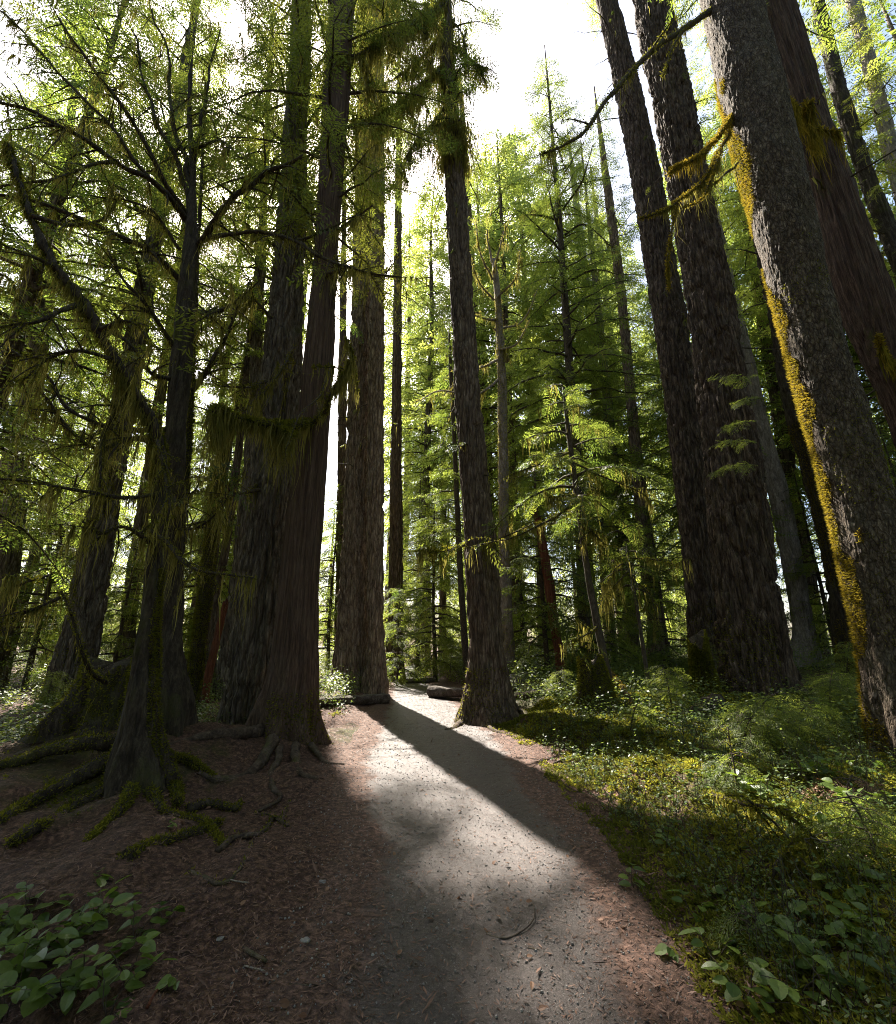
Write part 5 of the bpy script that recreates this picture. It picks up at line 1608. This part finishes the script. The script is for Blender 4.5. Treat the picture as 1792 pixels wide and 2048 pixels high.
stick('bent_twig', 'thin bent hoop shaped twig on the right half of the gravel path', [(972, 1872), (1010, 1880), (1045, 1868), (1065, 1845), (1066, 1818), (1058, 1806)], .005, .002, 'twig', 0, 0, seed=7, lift=.008)
stick('dead_stick', 'straight dark stick near the bottom of the path', [(578, 1972), (630, 1974), (685, 1962)], .006, .003, 'twig', 0, 0, seed=8, lift=.007)
stick('bent_twig', 'long curved twig along the left side of the path', [(600, 1930), (625, 1905), (665, 1887), (710, 1885), (740, 1895)], .004, .002, 'twig', 0, 0, seed=9, lift=.006)
stick('dead_stick', 'short brown stick on the soil left of the path bottom', [(487, 1900), (508, 1918), (528, 1932)], .012, .008, 'root', 0, 0, seed=10, lift=.01)
stick('dead_stick', 'thin pale stick below the short brown one left of the path', [(488, 1935), (530, 1948)], .005, .004, 'pale', 0, 0, seed=11, lift=.008)
stick('dead_stick', 'thin pale stick higher on the bare soil left of the path', [(458, 1762), (500, 1768)], .005, .004, 'pale', 0, 0, seed=12, lift=.008)
stick('dead_stick', 'orange brown stick in the bottom left corner plants', [(290, 2045), (303, 2020), (310, 2010)], .008, .005, 'red', 0, 0, seed=13, lift=.05)
stick('dead_stick', 'short dark chip of wood on the right part of the path', [(1056, 1898), (1078, 1904)], .006, .004, 'twig', 0, 0, seed=14, lift=.006)
stick('surface_root', 'crooked root surfacing on the bare soil left of the path', [(435, 1705), (470, 1680), (520, 1668), (548, 1640), (575, 1655)], .028, .014, 'root', 300, 0, seed=15, lift=.012, twigs=3, twl=.3, cat='root')
stick('surface_root', 'thin twisting root below the crooked one left of the path', [(380, 1745), (440, 1770), (480, 1740), (505, 1690)], .016, .01, 'root', 100, 0, seed=16, lift=.008, cat='root')
stick('surface_root', 'dark broken root end beside the sun patch below the flared tree', [(375, 1625), (420, 1612), (470, 1625), (480, 1610)], .05, .015, 'dark_moss', 600, 0, seed=17, lift=.03, cat='root')
stick('surface_root', 'mossy root ridge running down from the flared tree towards the path', [(250, 1720), (330, 1685), (420, 1660), (440, 1650)], .05, .03, 'dark_moss', 2200, 0, seed=18, lift=.01, cat='root')
stick('red_twig', 'thin slanting reddish branch fallen behind the small seedling left of the cedar', [(350, 1348), (380, 1342)], .02, .012, 'warm', 0, 0, seed=19, lifts=[.5, .35])

# stones
def stone(label, px, py, s, seed):
    r = np.random.default_rng(seed)
    p = on_ground(px, py)
    th = np.linspace(0, 2 * PI, 18, endpoint=False)
    ph = np.linspace(-PI / 2, PI / 2, 11)
    d = np.stack([np.cos(ph)[:, None] * np.cos(th), np.cos(ph)[:, None] * np.sin(th), np.repeat(np.sin(ph)[:, None], 18, 1)], -1)
    rad = 1 + .35 * fbm(d * 1.4 + seed, seed, 3)
    g = d * rad[..., None] * np.array([1, .8, .45]) * s * .8 + p + np.array([0, 0, s * .2])
    mb = MB(); mb.grid(g, 0, tint=.35, smooth=False)
    o = mb.build('stone', M['stone'], None, tuple(float(a) for a in p))
    tag(o, label, 'stone')


stone('pale stone at the left edge of the gravel path halfway down', 644, 1766, .03, 1)
stone('tiny pale pebble below the pale stone on the left path edge', 664, 1822, .014, 2)
stone('flat brown stone near the lower left of the path', 610, 1885, .032, 3)
stone('dark lump standing alone in the lit middle of the path', 907, 1597, .035, 4)
stone('small brown stone on the soil left of the path', 440, 1880, .026, 5)

# ================================================================== uncountable cover
def scatter(rng, n, xr, yr):
    return rng.uniform(*xr, n), rng.uniform(*yr, n)


def off_path(x, y):
    xl, xr = path_edges(y)
    return np.maximum(x - xr, xl - x), x > xr


rng = np.random.default_rng(99)
# feather moss on the right bank and round the roots on the left
n = 100000
d = 1.2 + 9 * rng.uniform(0, 1, n) ** 1.6
az = rng.uniform(-.9, .95, n)
x, y = d * np.tan(az) * .95, d
o, right = off_path(x, y)
p2 = np.stack([x, y, 0 * x], -1)
k = np.where(right, .62 * sstep(.0, .9, o) + .1, .5 * np.exp(-(((x + 3.7) / 1.2) ** 2 + ((y - 4.9) / 1.3) ** 2)) - .35 - .6 * sstep(-2.3, -1.7, x)) + .42 * fbm(p2 * 1.3, 44, 3)
ok = (o > .02) & (rng.uniform(0, 1, n) < k * 1.5) & (d < 11)
x, y = x[ok], y[ok]
n = len(x)
z = ground_z(x, y)
c = np.stack([x, y, z], -1)
mb = MB()
m = 9
for j in range(m):
    a = rng.uniform(0, 2 * PI, n)
    up = rng.uniform(.15, .9, n)
    dv = unit(np.stack([np.cos(a), np.sin(a), up], -1))
    sd = unit(np.stack([-np.sin(a), np.cos(a), rng.normal(0, .5, n)], -1))
    sc = (.6 + .12 * np.maximum(y, 1.5)) * rng.uniform(.5, 1.3, n)
    base_ = c + np.stack([rng.normal(0, .014, n), rng.normal(0, .014, n), rng.uniform(-.005, .02, n)], -1)
    t = np.clip(.4 + .6 * fbm(c * 2.1, 12, 3) + rng.normal(0, .2, n), 0, 1)
    mb.quads(rhombi(base_, dv, sd, (.036 * sc), .013 * sc), 0, t)
o_ = mb.build('moss_carpet', M['moss_floor'])
tag(o_, 'yellow green feather moss covering the banks beside the path', 'moss', kind='stuff')

# needle litter: short strips of bark, needles and twig bits on soil and path edges
n = 130000
d = 1.0 + 12 * rng.uniform(0, 1, n) ** 1.9
az = rng.uniform(-.85, .85, n)
x, y = d * np.tan(az), d
o, right = off_path(x, y)
dens = np.where(o > 0, np.where(right, .9 - .5 * sstep(.3, 1.2, o), .9), .24 + .62 * sstep(-.75, -.05, o))
ok = rng.uniform(0, 1, n) < dens
x, y, o = x[ok], y[ok], o[ok]
n = len(x)
c = np.stack([x, y, ground_z(x, y) + .009 + rng.uniform(0, .006, n)], -1)
a = rng.uniform(0, 2 * PI, n)
dv = unit(np.stack([np.cos(a), np.sin(a), rng.normal(0, .22, n)], -1))
sd = unit(np.stack([-np.sin(a), np.cos(a), rng.normal(0, .3, n)], -1))
ln = .016 + .028 * rng.uniform(0, 1, n) ** 2.5 + .002 * d[ok]
big = rng.uniform(0, 1, n) < .03
ln = np.where(big, ln * 2.6, ln)
mb = MB()
mb.quads(rhombi(c, dv, sd, ln, ln * np.where(big, .14, .2)), 0, np.clip(rng.beta(1.5, 2.5, n) + .15, 0, 1))
o_ = mb.build('needle_litter', M['litter'])
tag(o_, 'brown needles and twig bits strewn over the soil and path', 'litter', kind='stuff')

# gravel grains
n = 12000
d = 1.0 + 9 * rng.uniform(0, 1, n) ** 2.0
x = rng.uniform(-1, 1, n) * (.9 + .15 * d)
y = d
o, right = off_path(x, y)
ok = (o < .35) & (rng.uniform(0, 1, n) < np.where(o < 0, .75, .4))
x, y = x[ok], y[ok]
n = len(x)
s = .0028 + .006 * rng.uniform(0, 1, n) ** 4 + .0006 * y
c = np.stack([x, y, ground_z(x, y) + .007], -1)
oct_ = np.array([[1, 0, 0], [0, 1, 0], [-1, 0, 0], [0, -1, 0]]) * np.array([1, .8, 1])
mb = MB()
a = rng.uniform(0, 6.3, n)
ca, sa = np.cos(a)[:, None, None], np.sin(a)[:, None, None]
ring = np.concatenate([oct_[None, :, :1] * ca - oct_[None, :, 1:2] * sa, oct_[None, :, :1] * sa + oct_[None, :, 1:2] * ca, np.zeros((n, 4, 1))], -1)
low = c[:, None] + ring * s[:, None, None]
high = c[:, None] + ring * s[:, None, None] * .55 + np.array([0, 0, 1.0]) * (s * .75)[:, None, None]
t = np.clip(rng.beta(2, 2.6, n), 0, 1)
for j in range(4):
    k = (j + 1) % 4
    mb.quads(np.stack([low[:, j], low[:, k], high[:, k], high[:, j]], 1), 0, t)
mb.quads(high, 0, t)
o_ = mb.build('gravel', M['stone'])
tag(o_, 'fine grey gravel grains scattered on the path', 'gravel', kind='stuff')

# undergrowth: leafy carpet and shrubs between the trees
mb = MB()
n = 8200
d = 6.0 + 34 * rng.uniform(0, 1, n) ** 1.3
az = rng.uniform(-.92, .92, n)
x, y = d * np.tan(az) * .95, d
o, right = off_path(x, y)
p2 = np.stack([x, y, 0 * x], -1)
k = .5 + .6 * fbm(p2 * .35, 61, 3)
ok = (o > np.where(y > 11, .7, np.where(right, 1.1, 1.6))) & (rng.uniform(0, 1, n) < k + .25) & ~((x < -1.4) & (x > -5.0) & (y < 8.2))
x, y = x[ok], y[ok]
n = len(x)
zz = ground_z(x, y)
hh = np.where(y < 11, rng.uniform(.12, .5, n), rng.uniform(.25, 1.0, n) + np.where(rng.uniform(0, 1, n) < .12 * (y > 14), rng.uniform(.5, 1.6, n), 0))
for j in range(44):
    f = rng.uniform(0.05, 1, n)
    a = rng.uniform(0, 2 * PI, n)
    rr = (.12 + .35 * hh) * rng.uniform(0, 1, n) ** .6
    c = np.stack([x + rr * np.cos(a), y + rr * np.sin(a), zz + hh * f * (1 - .3 * rr)], -1)
    a2 = rng.uniform(0, 2 * PI, n)
    dv = unit(np.stack([np.cos(a2), np.sin(a2), rng.normal(-.1, .35, n)], -1))
    sd = unit(np.stack([-np.sin(a2), np.cos(a2), rng.normal(0, .4, n)], -1))
    ln = (.035 + .0022 * y) * rng.uniform(.7, 1.4, n)
    mb.quads(rhombi(c, dv, sd, ln, ln * .62), 0, np.clip(.5 + .35 * vnoise(c * .8, 3) + rng.normal(0, .15, n), 0, 1))
o_ = mb.build('undergrowth', M['under'])
tag(o_, 'low leafy undergrowth filling the forest floor between the trunks', 'undergrowth', kind='stuff')

# fine wild stems, moss threads and small leaves over the right bank
mb = MB()
n = 8000
d = 1.5 + 7 * rng.uniform(0, 1, n) ** 1.2
az = rng.uniform(.1, .92, n)
x, y = d * np.tan(az) * .95, d
o, right = off_path(x, y)
ok = right & (o > .3)
x, y = x[ok], y[ok]
n = len(x)
c = np.stack([x, y, ground_z(x, y)], -1)
top = c + np.stack([rng.normal(0, .09, n), rng.normal(0, .09, n), rng.gamma(2, .06, n)], -1)
for j in range(7):
    f = rng.uniform(.3, 1, n)[:, None]
    a2 = rng.uniform(0, 2 * PI, n)
    dv = unit(np.stack([np.cos(a2), np.sin(a2), rng.normal(.1, .35, n)], -1))
    sd = unit(np.stack([-np.sin(a2), np.cos(a2), rng.normal(0, .4, n)], -1))
    ln = rng.uniform(.012, .036, n) * (.7 + .12 * y)
    mb.quads(rhombi(c + (top - c) * f, dv, sd, ln, ln * .55), 0, np.clip(rng.normal(.5, .2, n), 0, 1))
w = .0016 + .0004 * y
sd = np.stack([np.ones(n), np.zeros(n), np.zeros(n)], -1) * w[:, None]
mb.quads(np.stack([c - sd, c + sd, top + sd * .4, top - sd * .4], 1), 1)
o_ = mb.build('ground_cover', [M['under'], M['twig']])
tag(o_, 'small leafed wild stems growing through the moss of the right bank', 'ground cover', kind='stuff')

# dead leaves
n = 260
d = 1.3 + 6 * rng.uniform(0, 1, n) ** 1.3
az = rng.uniform(-.75, .85, n)
x, y = d * np.tan(az), d
c = np.stack([x, y, ground_z(x, y) + .02], -1)
mb = MB()
for k in range(n):
    l = rng.uniform(.02, .05)
    Q = oval_leaf(rng, l, l * .6)
    Mx = rot_z(rng.uniform(0, 6.3)) @ rot_y(rng.normal(0, .3)) @ rot_x(rng.normal(0, .4))
    mb.quads((Q.reshape(-1, 3) @ Mx.T).reshape(-1, 4, 3) + c[k], 0, np.full(10, rng.uniform(0, 1)))
o_ = mb.build('fallen_leaves', M['dead_leaf'])
tag(o_, 'scattered curled dead leaves on moss and soil', 'leaves', kind='stuff')

# ================================================================== light, sky, camera
w = bpy.data.worlds.new('World')
SC.world = w
w.use_nodes = True
nt = w.node_tree
nt.nodes.clear()
sky = nt.nodes.new('ShaderNodeTexSky')
sky.sky_type = 'NISHITA'
sky.sun_disc = False
sky.sun_elevation = SUN_EL
sky.sun_rotation = SUN_AZ
sky.air_density = 1.0
sky.dust_density = 3.0
sky.ozone_density = 1.0
bg = nt.nodes.new('ShaderNodeBackground')
bg.inputs['Strength'].default_value = 0.085
wo = nt.nodes.new('ShaderNodeOutputWorld')
nt.links.new(sky.outputs[0], bg.inputs[0])
nt.links.new(bg.outputs[0], wo.inputs[0])

sl = bpy.data.lights.new('sun', 'SUN')
sl.energy = 5.0
sl.angle = math.radians(0.5)
sl.color = (1.0, 0.93, 0.82)
so = bpy.data.objects.new('sun', sl)
COL.objects.link(so)
so.rotation_euler = Vector(tuple(-SUN_DIR)).to_track_quat('-Z', 'Y').to_euler()
so.location = (-20, 40, 60)

cam = bpy.data.cameras.new('camera')
cam.sensor_fit = 'HORIZONTAL'
cam.sensor_width = 36.0
cam.lens = 36.0 * F_PX / 1792.0
cam.clip_start = 0.02
cam.clip_end = 2000
co = bpy.data.objects.new('camera', cam)
COL.objects.link(co)
co.location = tuple(EYE)
co.rotation_euler = (math.radians(90) + PITCH, 0, 0)
SC.camera = co

SC.view_settings.view_transform = 'Standard'
SC.view_settings.look = 'None'
SC.view_settings.exposure = 2.15
SC.view_settings.gamma = 1.0
SC.render.engine = 'CYCLES'
cy = SC.cycles
cy.use_denoising = True
cy.denoising_prefilter = 'NONE'
cy.max_bounces = 7
cy.diffuse_bounces = 4
cy.glossy_bounces = 2
cy.transmission_bounces = 5
cy.transparent_max_bounces = 8
cy.sample_clamp_indirect = 3.0
cy.use_adaptive_sampling = True
cy.adaptive_threshold = 0.01
cy.filter_width = 1.0
SC.cycles.pixel_filter_type = 'BLACKMAN_HARRIS'
